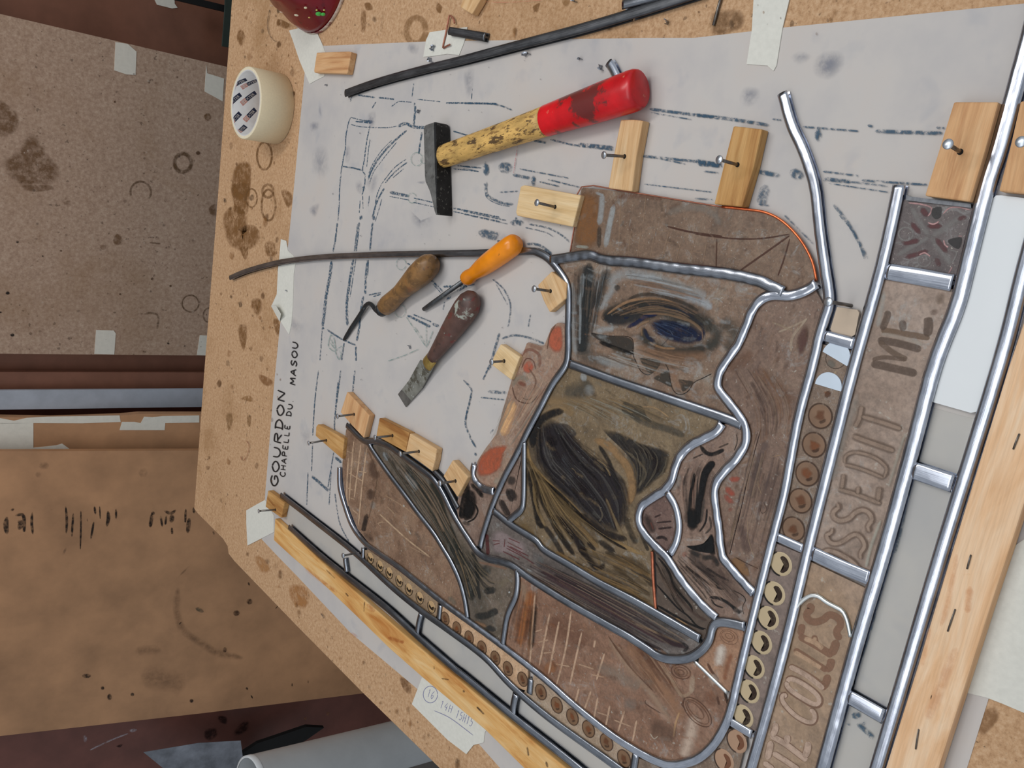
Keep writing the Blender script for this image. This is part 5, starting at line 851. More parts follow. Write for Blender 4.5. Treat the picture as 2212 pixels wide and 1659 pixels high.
# green drapery
gp = [(815, 970), (930, 1045), (990, 1160), (1030, 1205), (1100, 1235), (1100, 1310), (1075, 1380), (1020, 1340), (990, 1240), (900, 1090)]
g = glass([('I7', (806, 954), (1110, 1226)), ('I9', (1113, 1233), (1084, 1388)), ('L1', (1080, 1394), (1012, 1344)), ('I8', (1006, 1328), (800, 968))], G['green'], 'greenish-grey drapery glass between two curved cames')
paint(g, [('d4', 's', '900,520 1150,850 1350,1250 1500,1640', 200, (74, 72, 62), .32, 1), ('d5', 's', '700,0 880,400 960,800 1100,1000', 240, (70, 68, 60), .35, 1), ('d4', 's', '700,400 760,560 900,700', 26, (60, 52, 44), .7), ('d4', 's', '520,240 680,420 840,700 1000,900', 90, (96, 88, 78), .4, 1), ('d4', 's', '860,470 980,620 1100,760 1200,980 1300,1240 1400,1440 1500,1660', 80, (52, 52, 46), .85, .9), ('d4', 's', '1140,640 1260,850 1340,1100 1430,1300 1540,1600', 54, (42, 44, 38), .88, .8), ('d4', 's', '1040,690 1150,850 1230,1050 1320,1270', 36, (150, 122, 98), .8, .8), ('d4', 's', '1060,760 1100,860', 14, (48, 42, 38), .8), ('d4', 's', '860,550 920,640 1010,760', 60, (176, 182, 184), .65, 1), ('d4', 's', '600,310 650,420', 50, (160, 166, 168), .6, 1), ('d4', 's', '1000,560 1180,700', 50, (124, 118, 108), .4, 1), ('d4', 's', '1120,1000 1300,1400 1500,1650', 36, (120, 100, 82), .5, 1),
  ('d5', 's', '620,-10 760,200 850,420 880,650', 110, (50, 50, 46), .85, .9), ('d5', 's', '880,60 940,260 950,500 980,640', 40, (44, 44, 42), .8), ('d5', 's', '1000,240 1100,330', 110, (60, 60, 56), .7, 1), ('d5', 's', '1020,540 1170,520', 70, (44, 44, 42), .85), ('d5', 's', '910,830 1050,830 1190,760', 70, (46, 46, 44), .85), ('d5', 's', '1050,970 1170,1000', 56, (50, 50, 48), .8), ('d5', 's', '900,900 1060,960', 40, (158, 120, 90), .6, 1), ('d5', 's', '1200,500 1300,400 1350,450', 90, (134, 120, 100), .5, 1), ('d5', 's', '680,60 780,300 860,620', 14, (150, 124, 92), .6), ('d5', 's', '1320,540 1335,560;1170,1090 1185,1110', 20, (196, 198, 194), .7), ('d5', 's', '960,190 1100,220 1300,270', 24, (150, 112, 90), .5), ('d4', 'f', '560,280 760,600 1000,950 1250,1300 1420,1600|760,320 1000,550 1200,800 1350,1100 1560,1500', 40, 12, [(60, 60, 52), (146, 124, 102), (38, 40, 36), (120, 112, 100)], .5), ('d5', 'f', '640,0 760,250 820,480 870,700|850,50 1000,250 1200,400 1330,350', 30, 14, [(56, 56, 50), (140, 122, 98), (34, 36, 34)], .5)])
grime(g, 220, gp, 26, [(60, 58, 50), (140, 122, 100), (48, 48, 44), (150, 146, 136)], 1.05)
dust(g, 130, (800, 960, 1110, 1380), 6, [(150, 146, 134), (170, 150, 126)], (3, 9), (.6, 1.6), 1.0, .4, gp)
# grey streaked strip
sp = [(1045, 1140), (1100, 1145), (1250, 1240), (1500, 1385), (1480, 1415), (1410, 1405), (1250, 1310), (1100, 1215), (1045, 1195)]
g = glass([('I11', (1066, 1107), (1509, 1381)), ('I7', (1519, 1398), (1032, 1196)), ('I1', (1036, 1176), (1058, 1098))], G['strip'], 'long grey glass strip with purple streaks under the brown drapery')
paint(g, [('r4', 's', '560,130 900,330 1250,540 1650,740', 160, (74, 66, 64), .5, 1), ('d4', 'b', '1880,1290 2000,1240 2150,1330 2300,1400 2300,1560 2060,1530 1900,1510', (158, 140, 138), .65, .3), ('d4', 's', '1832,1295 1848,1535', 44, (84, 44, 42), .95, .2), ('d4', 's', '1900,1370 1990,1375;2050,1350 2040,1450;2090,1340 2230,1400;2080,1390 2260,1480;2070,1430 2260,1540;1910,1420 1990,1400', 10, (108, 62, 60), .8), ('r4', 's', '580,190 900,330 1200,540 1500,700 1700,770', 26, (66, 46, 48), .75), ('r4', 's', '500,210 800,400 1100,600 1500,780', 24, (52, 42, 42), .8), ('r4', 's', '700,250 1000,430 1300,580 1640,730', 16, (146, 120, 94), .65), ('r4', 's', '620,150 1000,330 1300,480 1640,640', 30, (70, 66, 64), .6), ('r4', 's', '640,280 900,460 1200,640 1450,780', 12, (140, 116, 92), .5), ('r4', 's', '1450,640 1560,720 1660,740', 40, (60, 44, 46), .6, 1), ('r4', 's', '1640,720 1680,760 1640,790', 20, (36, 32, 32), .8), ('r4', 's', '590,70 560,160', 50, (110, 112, 110), .5, 1), ('d5', 's', '1640,60 1640,200', 70, (124, 118, 114), .5, 1), ('d5', 's', '1290,20 1500,130 1620,210;1330,0 1560,120;1250,60 1450,160', 12, (100, 56, 56), .8), ('r4', 'f', '300,110 700,330 1100,560 1450,760|560,100 900,270 1300,480 1700,720', 40, 9, [(60, 46, 48), (142, 122, 104), (84, 60, 62), (46, 42, 42)], .55)])
grime(g, 170, sp, 27, [(60, 50, 48), (136, 124, 114), (84, 56, 58)], .56, .2)
dust(g, 110, (1050, 1120, 1510, 1415), 7, [(170, 168, 162), (150, 130, 116)], (3, 10), (.6, 1.5), .55, .45, sp)
# lower brick glass and scroll
lp = [(1120, 1250), (1300, 1360), (1400, 1420), (1490, 1440), (1555, 1500), (1555, 1560), (1490, 1630), (1400, 1625), (1250, 1520), (1100, 1395)]
g = glass([('I9', (1112, 1236), (1085, 1390)), ('L1', (1090, 1402), (1573, 1540)), [(1566, 1500)], ('I13', (1566, 1495), (1500, 1430)), ('I7', (1490, 1420), (1120, 1234))], G['lower'], 'large red-brown brick-painted glass with volutes in the lower corner')
paint(g, [('r4', 's', '510,330 480,500 440,640 420,740', 90, (176, 104, 54), .65, 1), ('r4', 's', '620,880 690,940', 90, (170, 110, 66), .5, 1), ('r4', 's', '540,430 520,600 505,780', 44, (50, 40, 34), .85, .8), ('r4', 's', '440,260 470,420', 60, (172, 148, 124), .4, 1), ('r4', 's', '640,560 780,640 900,760', 200, (118, 80, 62), .45, 1), ('r4', 's', '540,360 500,880;650,500 570,900;720,560 640,960;810,480 770,760 700,1040;890,640 840,860 800,1040;870,1060 840,1170;960,1080 910,1220;1010,1130 980,1290;1100,1190 1070,1340;1210,1230 1160,1390;1300,1300 1270,1460;990,700 980,760;1060,800 1000,1000', 13, (204, 170, 142), .85), ('r4', 's', '560,720 640,700;600,800 690,790;690,880 800,900;860,880 980,920;540,640 600,620;960,960 1060,980;1000,1240 1090,1270;1130,1300 1260,1350', 10, (196, 162, 134), .7),
  ('r4', 's', '1090,690 1250,920 1420,1120 1560,1330', 50, (176, 148, 124), .55, 1), ('r4', 's', '1085,670 1240,890 1420,1080', 8, (104, 74, 58), .7), ('r4', 's', '1230,740 1400,950 1560,1150 1650,1290', 80, (168, 126, 96), .6, 1), ('r4', 's', '1280,740 1420,880 1560,1030 1650,1120', 40, (120, 82, 60), .5, 1), ('r4', 's', '1360,1140 1430,1210 1540,1310', 40, (186, 152, 130), .6, 1), ('r4', 's', '1370,1150 1370,1180 1480,1250', 8, (92, 64, 50), .7), ('r4', 's', '1740,1260 1700,1420 1650,1580', 90, (208, 184, 164), .75, 1), ('r4', 's', '1620,1240 1590,1330 1575,1430', 14, (196, 156, 116), .7), ('r4', 's', '1480,880 1560,1000 1640,1120 1720,1080', 24, (180, 152, 126), .6), ('r4', 's', '1720,960 1710,1100', 34, (192, 168, 144), .6), ('r4', 's', '1400,1350 1600,1420', 120, (104, 80, 66), .45, 1), ('r4', 's', '1000,900 1150,960 1320,1060', 90, (150, 136, 122), .4, 1), ('r4', 's', '1200,1160 1300,1200', 90, (144, 132, 122), .4, 1), ('r4', 's', '1400,1400 1430,1440 1460,1420', 8, (196, 180, 160), .6), ('r4', 's', '1850,960 1900,1030', 60, (206, 184, 166), .6, 1), ('r4', 's', '1820,1090 1880,1200', 70, (130, 84, 60), .4, 1), ('r4', 's', '1900,1120 1915,1190', 14, (84, 54, 42), .7),
  ('d6', 'o', '1290,545,115,78,.35', 9, (92, 62, 48)), ('d6', 'o', '1290,545,80,52,.35', 8, (104, 72, 56)), ('d6', 'o', '1285,550,45,28,.35', 8, (100, 70, 54)), ('d6', 'o', '1480,1010,215,105,.82', 9, (86, 58, 44)), ('d6', 'o', '1480,1010,180,78,.82', 8, (110, 76, 58)), ('d6', 'o', '1460,990,130,50,.82', 8, (112, 78, 60), .7), ('d6', 's', '1330,880 1300,920 1330,960', 10, (92, 62, 48)), ('r4', 'f', '1090,700 1300,980 1560,1320|1500,760 1600,900 1700,1080', 30, 11, [(184, 150, 122), (110, 76, 58), (150, 112, 86)], .45), ('r4', 'f', '420,300 380,500 340,720|560,300 540,560 500,900', 18, 14, [(178, 120, 74), (110, 80, 62), (60, 48, 42)], .4)])
grime(g, 320, lp, 28, [(92, 62, 48), (176, 138, 110), (150, 134, 120), (160, 104, 70)], .7, 1.2)
dust(g, 230, (1100, 1240, 1570, 1640), 8, SCR + [(150, 142, 132)], (3, 12), (.6, 1.5), .6, .45, lp)
g = glass([('I7', (1506, 1412), (1604, 1354)), ('L1', (1608, 1395), (1578, 1500)), ('I13', (1567, 1496), (1502, 1431))], G['scroll'], 'small tan scroll glass with a pale highlight beside the roundel column')
paint(g, [('d6', 's', '1770,220 1740,400 1690,480', 110, (224, 212, 198), .75, 1), ('d6', 's', '1600,440 1650,540 1730,640', 26, (96, 62, 46), .75), ('d6', 's', '1880,330 1820,520 1800,640', 50, (150, 92, 62), .5, 1), ('d6', 'o', '1840,130,80,55,.5', 7, (126, 90, 68), .7), ('d6', 'o', '1850,140,110,80,.5', 7, (134, 98, 76), .7), ('d6', 'o', '1850,130,45,28,.5', 7, (126, 90, 68), .7), ('d6', 's', '1660,160 1620,300', 24, (190, 156, 126), .6)])
# roundel strips
def roundels(o, fr, spots, r, col, kind, seed=0):
    rnd = random.Random(seed)
    for (u, v) in spots:
        x, y = P(fr, '%g,%g' % (u, v))[0]; c = at(x, y, GZ1); n = 22; z = BZ + GZ1
        vs = [Vector((c.x, c.y, z + .0004))]
        for rr, zz in ((r * .9, .0004), (r, .0001)): vs += [Vector((c.x + rr*math.cos(6.2832*k/n), c.y + rr*math.sin(6.2832*k/n), z + zz)) for k in range(n)]
        fs = [(0, 1 + k, 1 + (k+1) % n) for k in range(n)] + [(1+k, 1+n+k, 1+n+(k+1) % n, 1+(k+1) % n) for k in range(n)]
        d = obj('roundel', vs, fs, col, o)
        ORI[d.name] = ORI[o.name]
        p = Paint(BenchPl(GZ1 + .0004), .0001); q = lambda a, rr: (lambda w_: (w_[0], w_[1]))(topx(Vector((c.x + rr*math.cos(a), c.y + rr*math.sin(a), z + .0004))))
        arc = lambda a0, a1, rr, m=12: [q(math.radians(a0 + (a1-a0)*k/m), rr) for k in range(m+1)]
        pxr = math.hypot(q(1.57, r)[0]-q(-1.57, r)[0], q(1.57, r)[1]-q(-1.57, r)[1]) / 2
        if kind == 'eye':
            p.stroke(arc(35, 190, r * 1.0), pxr * .16, BK, .95, .3, .3)
            p.blob([q(math.radians(a), r * k) for a, k in ((20, .52), (0, .70), (-30, .74), (-70, .74), (-110, .72), (-150, .74), (-172, .66), (-140, .44), (-100, .30), (-60, .26), (-20, .30), (10, .36))], (44, 26, 14), .97, .04)
        elif kind == 'faint':
            p.stroke(arc(35, 190, r * 1.0), pxr * .12, (60, 44, 36), .9, .3, .3)
            p.blob([q(math.radians(a), r * k) for a, k in ((20, .52), (0, .70), (-40, .74), (-90, .74), (-140, .74), (-165, .66), (-120, .36), (-60, .28), (0, .34))], (118, 74, 50), .9, .08)
        elif kind == 'ring':
            p.stroke(arc(60, 290, r * 1.02), pxr * .2, (34, 24, 16), .9, .3, .3); p.stroke(arc(60, 290, r * .76), pxr * .2, (150, 124, 92), .7, .3)
            p.blob([q(math.radians(a), r * k) for a, k in ((70, .62), (110, .66), (150, .5), (190, .5), (230, .66), (270, .72), (300, .66), (265, .36), (215, .18), (150, .2), (100, .38))], (34, 24, 16), .95, .06)
        else:
            p.stroke(arc(0, 360, r * .98, 20), pxr * .16, (74, 52, 38), .8, .5, 0)
            p.blob([q(math.radians(40 * k + 20*rnd.random()), r * (.35 + .3*rnd.random())) for k in range(9)], rnd.choice([(132, 76, 42), (112, 68, 42)]), .7, .5)
            p.stroke(arc(150 + 40*rnd.random(), 260, r * .5), pxr * .22, (64, 42, 30), .6, .6)
        p.build('painted_mark', d, M['glass_paint'])
def topx(v):
    d = ROT.transposed() @ (v - CAM); return (CX + F_PX * d.x / d.z, CY + F_PX * d.y / d.z)
RC = {'eye': plain('beige_roundel', (188, 168, 134), .35, var=.06, scale=40), 'brown': plain('brown_roundel', (124, 96, 74), .35, var=.2, scale=60), 'tan': plain('tan_ringed_roundel', (184, 152, 112), .35, var=.06, scale=40), 'faint': plain('pinkish_roundel', (168, 134, 108), .35, var=.08, scale=40), 'dark': plain('dim_brown_roundel', (122, 92, 66), .35, var=.15, scale=60), 'moon': plain('pearly_white_glass', (206, 218, 230), .2, var=.06, scale=30, spec=.6)}
g = glass([('L1', (1770, 738), (1680, 1158)), [(1680, 1160), (1737, 1186)], ('L2', (1743, 1182), (1849, 758))], G['rstrip'], 'brown glass column with plain roundels and two pearly half discs')
roundels(g, 'r7', [(845, 368), (803, 562), (757, 755), (712, 937), (665, 1127)], .0098, RC['brown'], 'brown', 3)
def moon(fr, u, v, r, a0, a1, lab):
    x, y = P(fr, '%g,%g' % (u, v))[0]; c = at(x, y, GZ1 + .001); n = 18; z = BZ + GZ1
    ang = [math.radians(a0 + (a1-a0)*k/n) for k in range(n+1)]
    pts = [Vector((c.x + r*math.cos(a), c.y + r*math.sin(a), 0)) for a in ang]
    tag(slab('pearl_disc', pts, GZ1 + .0001, GZ1 + .0012, RC['moon']), lab, 'glass disc')
moon('r6', 950, 1212, .0112, -115, 85, 'pearly white broken disc just below the cream glass'); moon('r7', 898, 170, .0108, -95, 95, 'pearly white half disc, lower of the two on the roundel column')
paint(g, [('c4', 'o', '175,1070,150,150,0', 12, (84, 70, 60), .8), ('c4', 's', '60,1100 160,1190', 90, (120, 116, 106), .7, .8), ('c4', 's', '150,1270 180,1290', 60, (184, 160, 132), .7), ('c4', 's', '0,1570 90,1600', 40, (140, 92, 58), .7), ('r7', 's', '880,210 910,235', 40, (96, 64, 44), .8)])
dust(g, 90, (1670, 740, 1850, 1180), 9, SCR, (2, 6), (.6, 1.4), a=.45, poly=[(1775, 745), (1840, 750), (1735, 1180), (1680, 1155)])
g = glass([('L1', (1672, 1172), (1582, 1540)), [(1580, 1556), (1622, 1580)], ('L2', (1628, 1580), (1738, 1196))], G['rstrip2'], 'smooth brown glass column with seven eye-like beige roundels')
roundels(g, 'r8', [(582, 118), (537, 316), (496, 481), (451, 646), (402, 810), (369, 974), (328, 1140)], .0098, RC['eye'], 'eye')
g = glass([[(1570, 1568), (1617, 1592), (1590, 1700), (1560, 1760), (1440, 1760), (1436, 1668)], ('L1', (1453, 1654), (1562, 1570))], G['rstrip'], 'brown glass with faded roundels in the lower right corner of the border')
roundels(g, 'd6', [(1945, 1350), (1795, 1570)], .0098, RC['faint'], 'faint', 4)
glass([[(1371, 1634), (1368, 1660), (1345, 1690), (1400, 1745), (1436, 1745), (1434, 1664), (1416, 1652)]], G['rstrip'], 'dark brown glass scrap of border at the lower frame edge', .0002)
glass([[(1808, 663), (1857, 670), (1846, 728), (1792, 716)]], G['cream'], 'small cream glass beside the long curved came', .0)
# lettered glass
DL = (96, 78, 66); LL = (184, 160, 142)
g = glass([('L2', (1908, 598), (1757, 1190)), [(1760, 1200), (1868, 1244)], ('L3', (1880, 1240), (2052, 624))], G['letter1'], 'upper lettered glass reading OSSEDIT ME in brown capitals')
W = lambda s: s
paint(g, [('c4', 's', '800,790 1100,840 1460,940', 104, DL, .75, .35), ('c4', 's', '700,1140 1000,1205 1390,1295', 110, DL, .7, .35), ('c4', 's', '820,810 1030,980 1240,1085', 80, (112, 92, 76), .7, .4), ('c4', 's', '720,1090 900,1050 1230,1085', 60, (108, 88, 74), .7, .4), ('c4', 's', '850,640 1150,690 1580,760', 84, (118, 94, 74), .75, .35), ('c4', 's', '860,640 930,480 960,350', 96, DL, .75, .35), ('c4', 's', '1180,660 1170,490', 104, DL, .6, .35), ('c4', 's', '1530,740 1560,600 1550,450', 130, DL, .75, .35), ('c4', 's', '1640,330 1660,420', 90, (120, 96, 82), .5, 1), ('c4', 's', '1780,80 1700,260', 90, (120, 100, 84), .5, 1), ('c4', 's', '900,60 860,300 800,600', 60, (178, 176, 168), .5, 1), ('c4', 's', '840,700 1100,740 1500,860', 40, (178, 164, 150), .6, .6)], 'lettering')
e5 = lambda s, w_=78, c=(120, 100, 86), a=.75: ('c5', 's', s, w_, c, a, .3)
lt = []
for s, w_ in (('590,510 660,390 700,190', 90), ('690,340 950,415 1290,530', 90), ('550,630 850,740 1190,860', 96), ('440,1060 700,1130 1030,1265', 60), ('450,1050 460,940 590,880 800,920 960,1000 1070,1120 1030,1265', 60), ('340,1430 600,1500 990,1650', 76), ('400,1430 420,1300 430,1200', 76), ('640,1510 650,1380', 80), ('940,1610 970,1390', 96)):
    lt.append(('c5', 's', s, w_ + 14, (112, 92, 78), .7, .35)); lt.append(('c5', 's', s, w_ * .62, (164, 140, 122), .75, .5))
for s, w_ in (('740,40 770,110 700,170 690,250 790,310 920,280 1020,190 1130,150 1230,200 1265,300 1205,400 1240,490', 84), ('680,410 660,490 590,530 640,630 740,655 860,605 960,535 1050,520 1130,600 1155,700 1095,800 1105,890', 76), ('510,800 600,755 750,790 900,870 1010,960 1090,1060', 76)):
    lt.append(('c3', 's', s, w_ + 14, (116, 94, 80), .75, .35)); lt.append(('c3', 's', s, w_ * .72, (172, 148, 130), .8, .5))
lt += [('c3', 's', '1400,300 1330,480 1240,740 1180,1000', 40, (178, 178, 164), .55, 1), ('c5', 's', '1350,600 1250,900 1100,1400', 36, (160, 156, 142), .5, 1), ('c5', 's', '640,0 560,300 420,700 260,1300', 80, (150, 142, 132), .45, 1)]
paint(g, lt, 'lettering', off=.0012)
g = glass([('L2', (1734, 1204), (1600, 1730)), [(1720, 1790)], ('L3', (1740, 1780), (1864, 1262))], G['letter2'], 'lower lettered glass reading TE COLLES in pinkish capitals')
BRW = (138, 102, 80); TN = (194, 160, 130); PK = (196, 168, 148)
lt = [('c1', 's', '1140,200 1210,270 1140,340 1130,420 1200,490 1300,500 1420,455 1500,385 1600,400 1690,470 1700,570 1645,640 1650,730 1720,790', 112, BRW, .9, .25), ('c1', 's', '990,740 1250,880 1570,1080', 110, BRW, .9, .2), ('c1', 's', '1010,730 1055,540', 110, BRW, .9, .2), ('c1', 's', '1290,900 1245,730', 96, BRW, .85, .25), ('c1', 's', '1540,1070 1600,940 1640,800', 130, BRW, .9, .2), ('c1', 's', '1080,780 1260,850 1400,960', 80, TN, .85, .3), ('c1', 's', '1260,850 1270,760', 60, TN, .85, .4),
  ('c1', 's', '910,970 1130,1110 1380,1270 1480,1340', 90, BRW, .85, .25), ('c1', 's', '1470,1350 1530,1240 1545,1130', 120, BRW, .9, .2), ('c1', 's', '910,1010 1100,1120 1370,1290', 70, TN, .85, .3), ('c1', 's', '820,1250 1100,1390 1350,1560 1440,1660', 100, BRW, .8, .25), ('c1', 's', '1400,1640 1460,1520 1490,1400', 120, BRW, .9, .2), ('c1', 's', '830,1260 1100,1400 1340,1580 1410,1650', 80, PK, .9, .25),
  ('c2', 's', '775,180 850,125 1000,180 1200,310 1345,450 1350,570 1240,590 1050,480 880,370 790,270 775,180', 92, (128, 94, 76), .7, .25), ('c2', 's', '785,190 850,140 1000,190 1200,320 1325,450 1330,550 1240,565 1050,465 880,350 790,250 785,180', 70, PK, .92, .25), ('c2', 's', '770,470 750,400 700,440 730,560 900,740 1080,860 1230,890 1280,800 1250,700 1180,650', 88, (128, 94, 76), .7, .25), ('c2', 's', '770,460 750,410 705,450 740,560 900,735 1080,850 1220,875 1265,790 1240,705 1180,660', 66, PK, .92, .25)]
for s, w_ in (('510,1110 750,1240 1130,1530', 92), ('530,1120 590,1000 590,890', 100), ('800,1240 790,1100', 104), ('1090,1480 1140,1340 1150,1210', 112), ('450,1510 490,1350 515,1200', 104), ('550,1400 800,1560 1000,1700', 86), ('390,1560 560,1690', 86)):
    lt.append(('c2', 's', s, w_ + 16, (128, 94, 76), .6, .25)); lt.append(('c2', 's', s, w_ - 6, PK, .92, .25))
paint(g, lt, 'lettering')
# ornamented corner glass
g = glass([[(1957, 428), (2098, 444)], ('L3', (2112, 470), (2064, 600)), [(2054, 606), (1918, 584)], ('L2', (1908, 560), (1934, 440))], G['corner'], 'square glass with a dark painted cross ornament at the upper corner', .0004)
MR = (96, 52, 54); GY = (142, 138, 134); PKK = (196, 152, 150)
paint(g, [('d7', 's', '560,420 720,700 830,840', 70, GY, .55, .8), ('d7', 's', '820,840 600,960 360,1100', 60, GY, .5, .8), ('d7', 's', '830,830 1000,740 1270,540', 80, GY, .45, .9), ('d7', 's', '830,840 950,1000 1110,1220', 80, GY, .45, .9), ('d7', 's', '700,440 790,560', 70, MR, .8), ('d7', 's', '780,690 990,690', 60, MR, .8), ('d7', 's', '560,640 690,800', 60, MR, .7), ('d7', 's', '430,930 680,890', 60, MR, .7), ('d7', 's', '900,860 1060,1060', 60, MR, .7), ('d7', 's', '480,1130 800,1030', 56, MR, .75), ('d7', 's', '1200,600 1330,560', 50, MR, .6), ('d7', 's', '900,1130 960,1250', 60, MR, .6),
  ('d7', 's', '520,370 700,390 830,430 840,490 790,560', 20, PKK, .85), ('d7', 's', '790,640 870,665 950,625', 18, PKK, .9), ('d7', 's', '1010,880 1030,950 1075,985', 18, PKK, .85), ('d7', 's', '670,1090 750,1060 825,1110', 18, PKK, .85), ('d7', 's', '1000,530 1080,450 1200,430 1380,470', 18, PKK, .7), ('d7', 's', '270,1215 400,1240 540,1270 600,1250', 16, PKK, .6), ('d7', 's', '810,1300 880,1350 1050,1360 1130,1250', 16, PKK, .6), ('d7', 's', '1210,830 1270,830', 14, PKK, .6), ('d7', 'o', '490,800,100,90,0', 22, GY, .6), ('d7', 'o', '740,1170,90,80,0', 18, GY, .5), ('d7', 's', '1100,1020 1190,1060 1130,1200', 18, GY, .6), ('d7', 's', '340,930 430,910', 18, GY, .6), ('d7', 's', '450,620 560,680', 18, GY, .6),
  ('d7', 'b', '845,460 900,425 985,430 975,560 900,600 840,540', (52, 50, 50), .92, .15), ('d7', 'b', '1070,880 1260,845 1225,1005 1110,960', (48, 44, 44), .95, .12)])
tag(slab('lead_edge_strip', [at(*q, .006) for q in P('d7', '495,262 560,285 1385,385 1390,440 490,335')], .0006, .006, M['lead_dark'], tcf=lambda v: (v.x, v.y, v.z)), 'dark lead strip closing the top of the ornamented corner glass', 'lead strip')
# border glass on the right: white opal piece, then clear pieces over the paper
glass([('L3', (2118, 445), (2022, 874)), [(2018, 874), (2099, 897)], ('L4', (2128, 890), (2255, 430)), [(2230, 425), (2152, 416)]], G['white'], 'opaque white glass strip in the right border')
glass([('L3', (2018, 880), (1974, 1004)), [(1972, 1010), (2060, 1040)], ('L4', (2072, 1050), (2122, 900)), [(2099, 900), (2019, 878)]], G['clear'], 'clear glass between the white strip and the upper right crossbar')
glass([('L3', (1956, 1022), (1840, 1494)), [(1832, 1500), (1905, 1542)], ('L4', (1920, 1550), (2066, 1055)), [(2056, 1054), (1970, 1024)]], G['clear'], 'long clear glass strip between the two right border crossbars')
glass([('L3', (1832, 1514), (1745, 1780)), [(1800, 1810)], ('L4', (1850, 1790), (1916, 1560)), [(1905, 1556), (1832, 1516)]], G['clear'], 'clear glass strip at the lower right frame edge')
# border on the left: clear strips and roundel rows
glass([('M2', (612, 1076), (738, 1175)), [(741, 1208), (742, 1232)], ('M1', (738, 1238), (630, 1146)), [(607, 1115)]], G['clear'], 'clear glass strip behind the small corner block', .0004)
glass([('M2', (752, 1190), (902, 1316)), [(902, 1330), (897, 1366)], ('M1', (893, 1370), (752, 1250)), [(748, 1225)]], G['clear'], 'second clear glass strip of the left border')
glass([('M2', (912, 1324), (1106, 1485)), [(1110, 1500), (1105, 1545)], ('M1', (1098, 1542), (908, 1384)), [(905, 1350)]], G['clear'], 'third clear glass strip of the left border')
glass([('M2', (1118, 1495), (1390, 1705)), [(1380, 1740)], ('M1', (1320, 1727), (1116, 1558)), [(1114, 1525)]], G['clear'], 'last clear glass strip of the left border at the frame edge')
g = glass([('L1', (804, 1187), (944, 1295)), [(947, 1308), (944, 1334)], ('M2', (936, 1340), (786, 1214)), [(785, 1186)]], G['pstrip1'], 'tan glass strip with seven ringed roundels in the left border')
roundels(g, 'z8', [(1157, 20), (1232, 82), (1305, 136), (1383, 198), (1458, 263), (1543, 330), (1634, 400)], .0074, RC['tan'], 'ring')
g = glass([('L1', (954, 1302), (1140, 1441)), [(1142, 1468), (1139, 1496)], ('M2', (1110, 1490), (952, 1352)), [(950, 1322)]], G['pstrip2'], 'pinkish glass strip with seven brown roundels in the left border')
roundels(g, 'd5', [(563, 862), (704, 979), (850, 1090), (1003, 1212), (1163, 1334), (1313, 1460), (1488, 1588)], .0080, RC['dark'], 'brown', 5)
g = glass([('L1', (1150, 1449), (1364, 1618)), [(1369, 1632), (1364, 1662)], ('M2', (1334, 1662), (1122, 1500)), [(1146, 1480)]], G['pstrip3'], 'greyish glass strip with six dim roundels in the left border')
roundels(g, 'r4', [(584, 1090), (703, 1188), (820, 1277), (940, 1367), (1075, 1466), (1206, 1588)], .0084, RC['dark'], 'brown', 6)
# ------------------------------------------------------------------ tools
def blotched(name, base, spots, rough=.5, scale=60, tc=False, spec=.4, stretch=(1, 1, 1), metal=0.0):
    """base colour with worn patches; spots = [(scale, threshold, colour, strength)]"""
    t = NT(name).set(rough, metal, spec); v = t.coord(tc, stretch)
    n = t.noise(v, scale, 5, .6)
    col = t.ramp(n, [(0.3, lin(tuple(x * .82 for x in base))), (0.7, lin(tuple(min(255, x * 1.1) for x in base)))])
    for i, (s, th, c, a) in enumerate(spots):
        m = t.n('ShaderNodeMapping'); m.inputs['Location'].default_value = (i * 3.1, i * 1.7, .4 * i); t.l(v, m.inputs['Vector'])
        col = t.mix(t.ramp(t.noise(m.outputs[0], s, 5, .65), [(th, BW(0)), (th + .045, BW(a))]), col, lin(c))
    t.l(col, t.b.inputs['Base Color']); t.bump(n, .15, .0005); return t.m
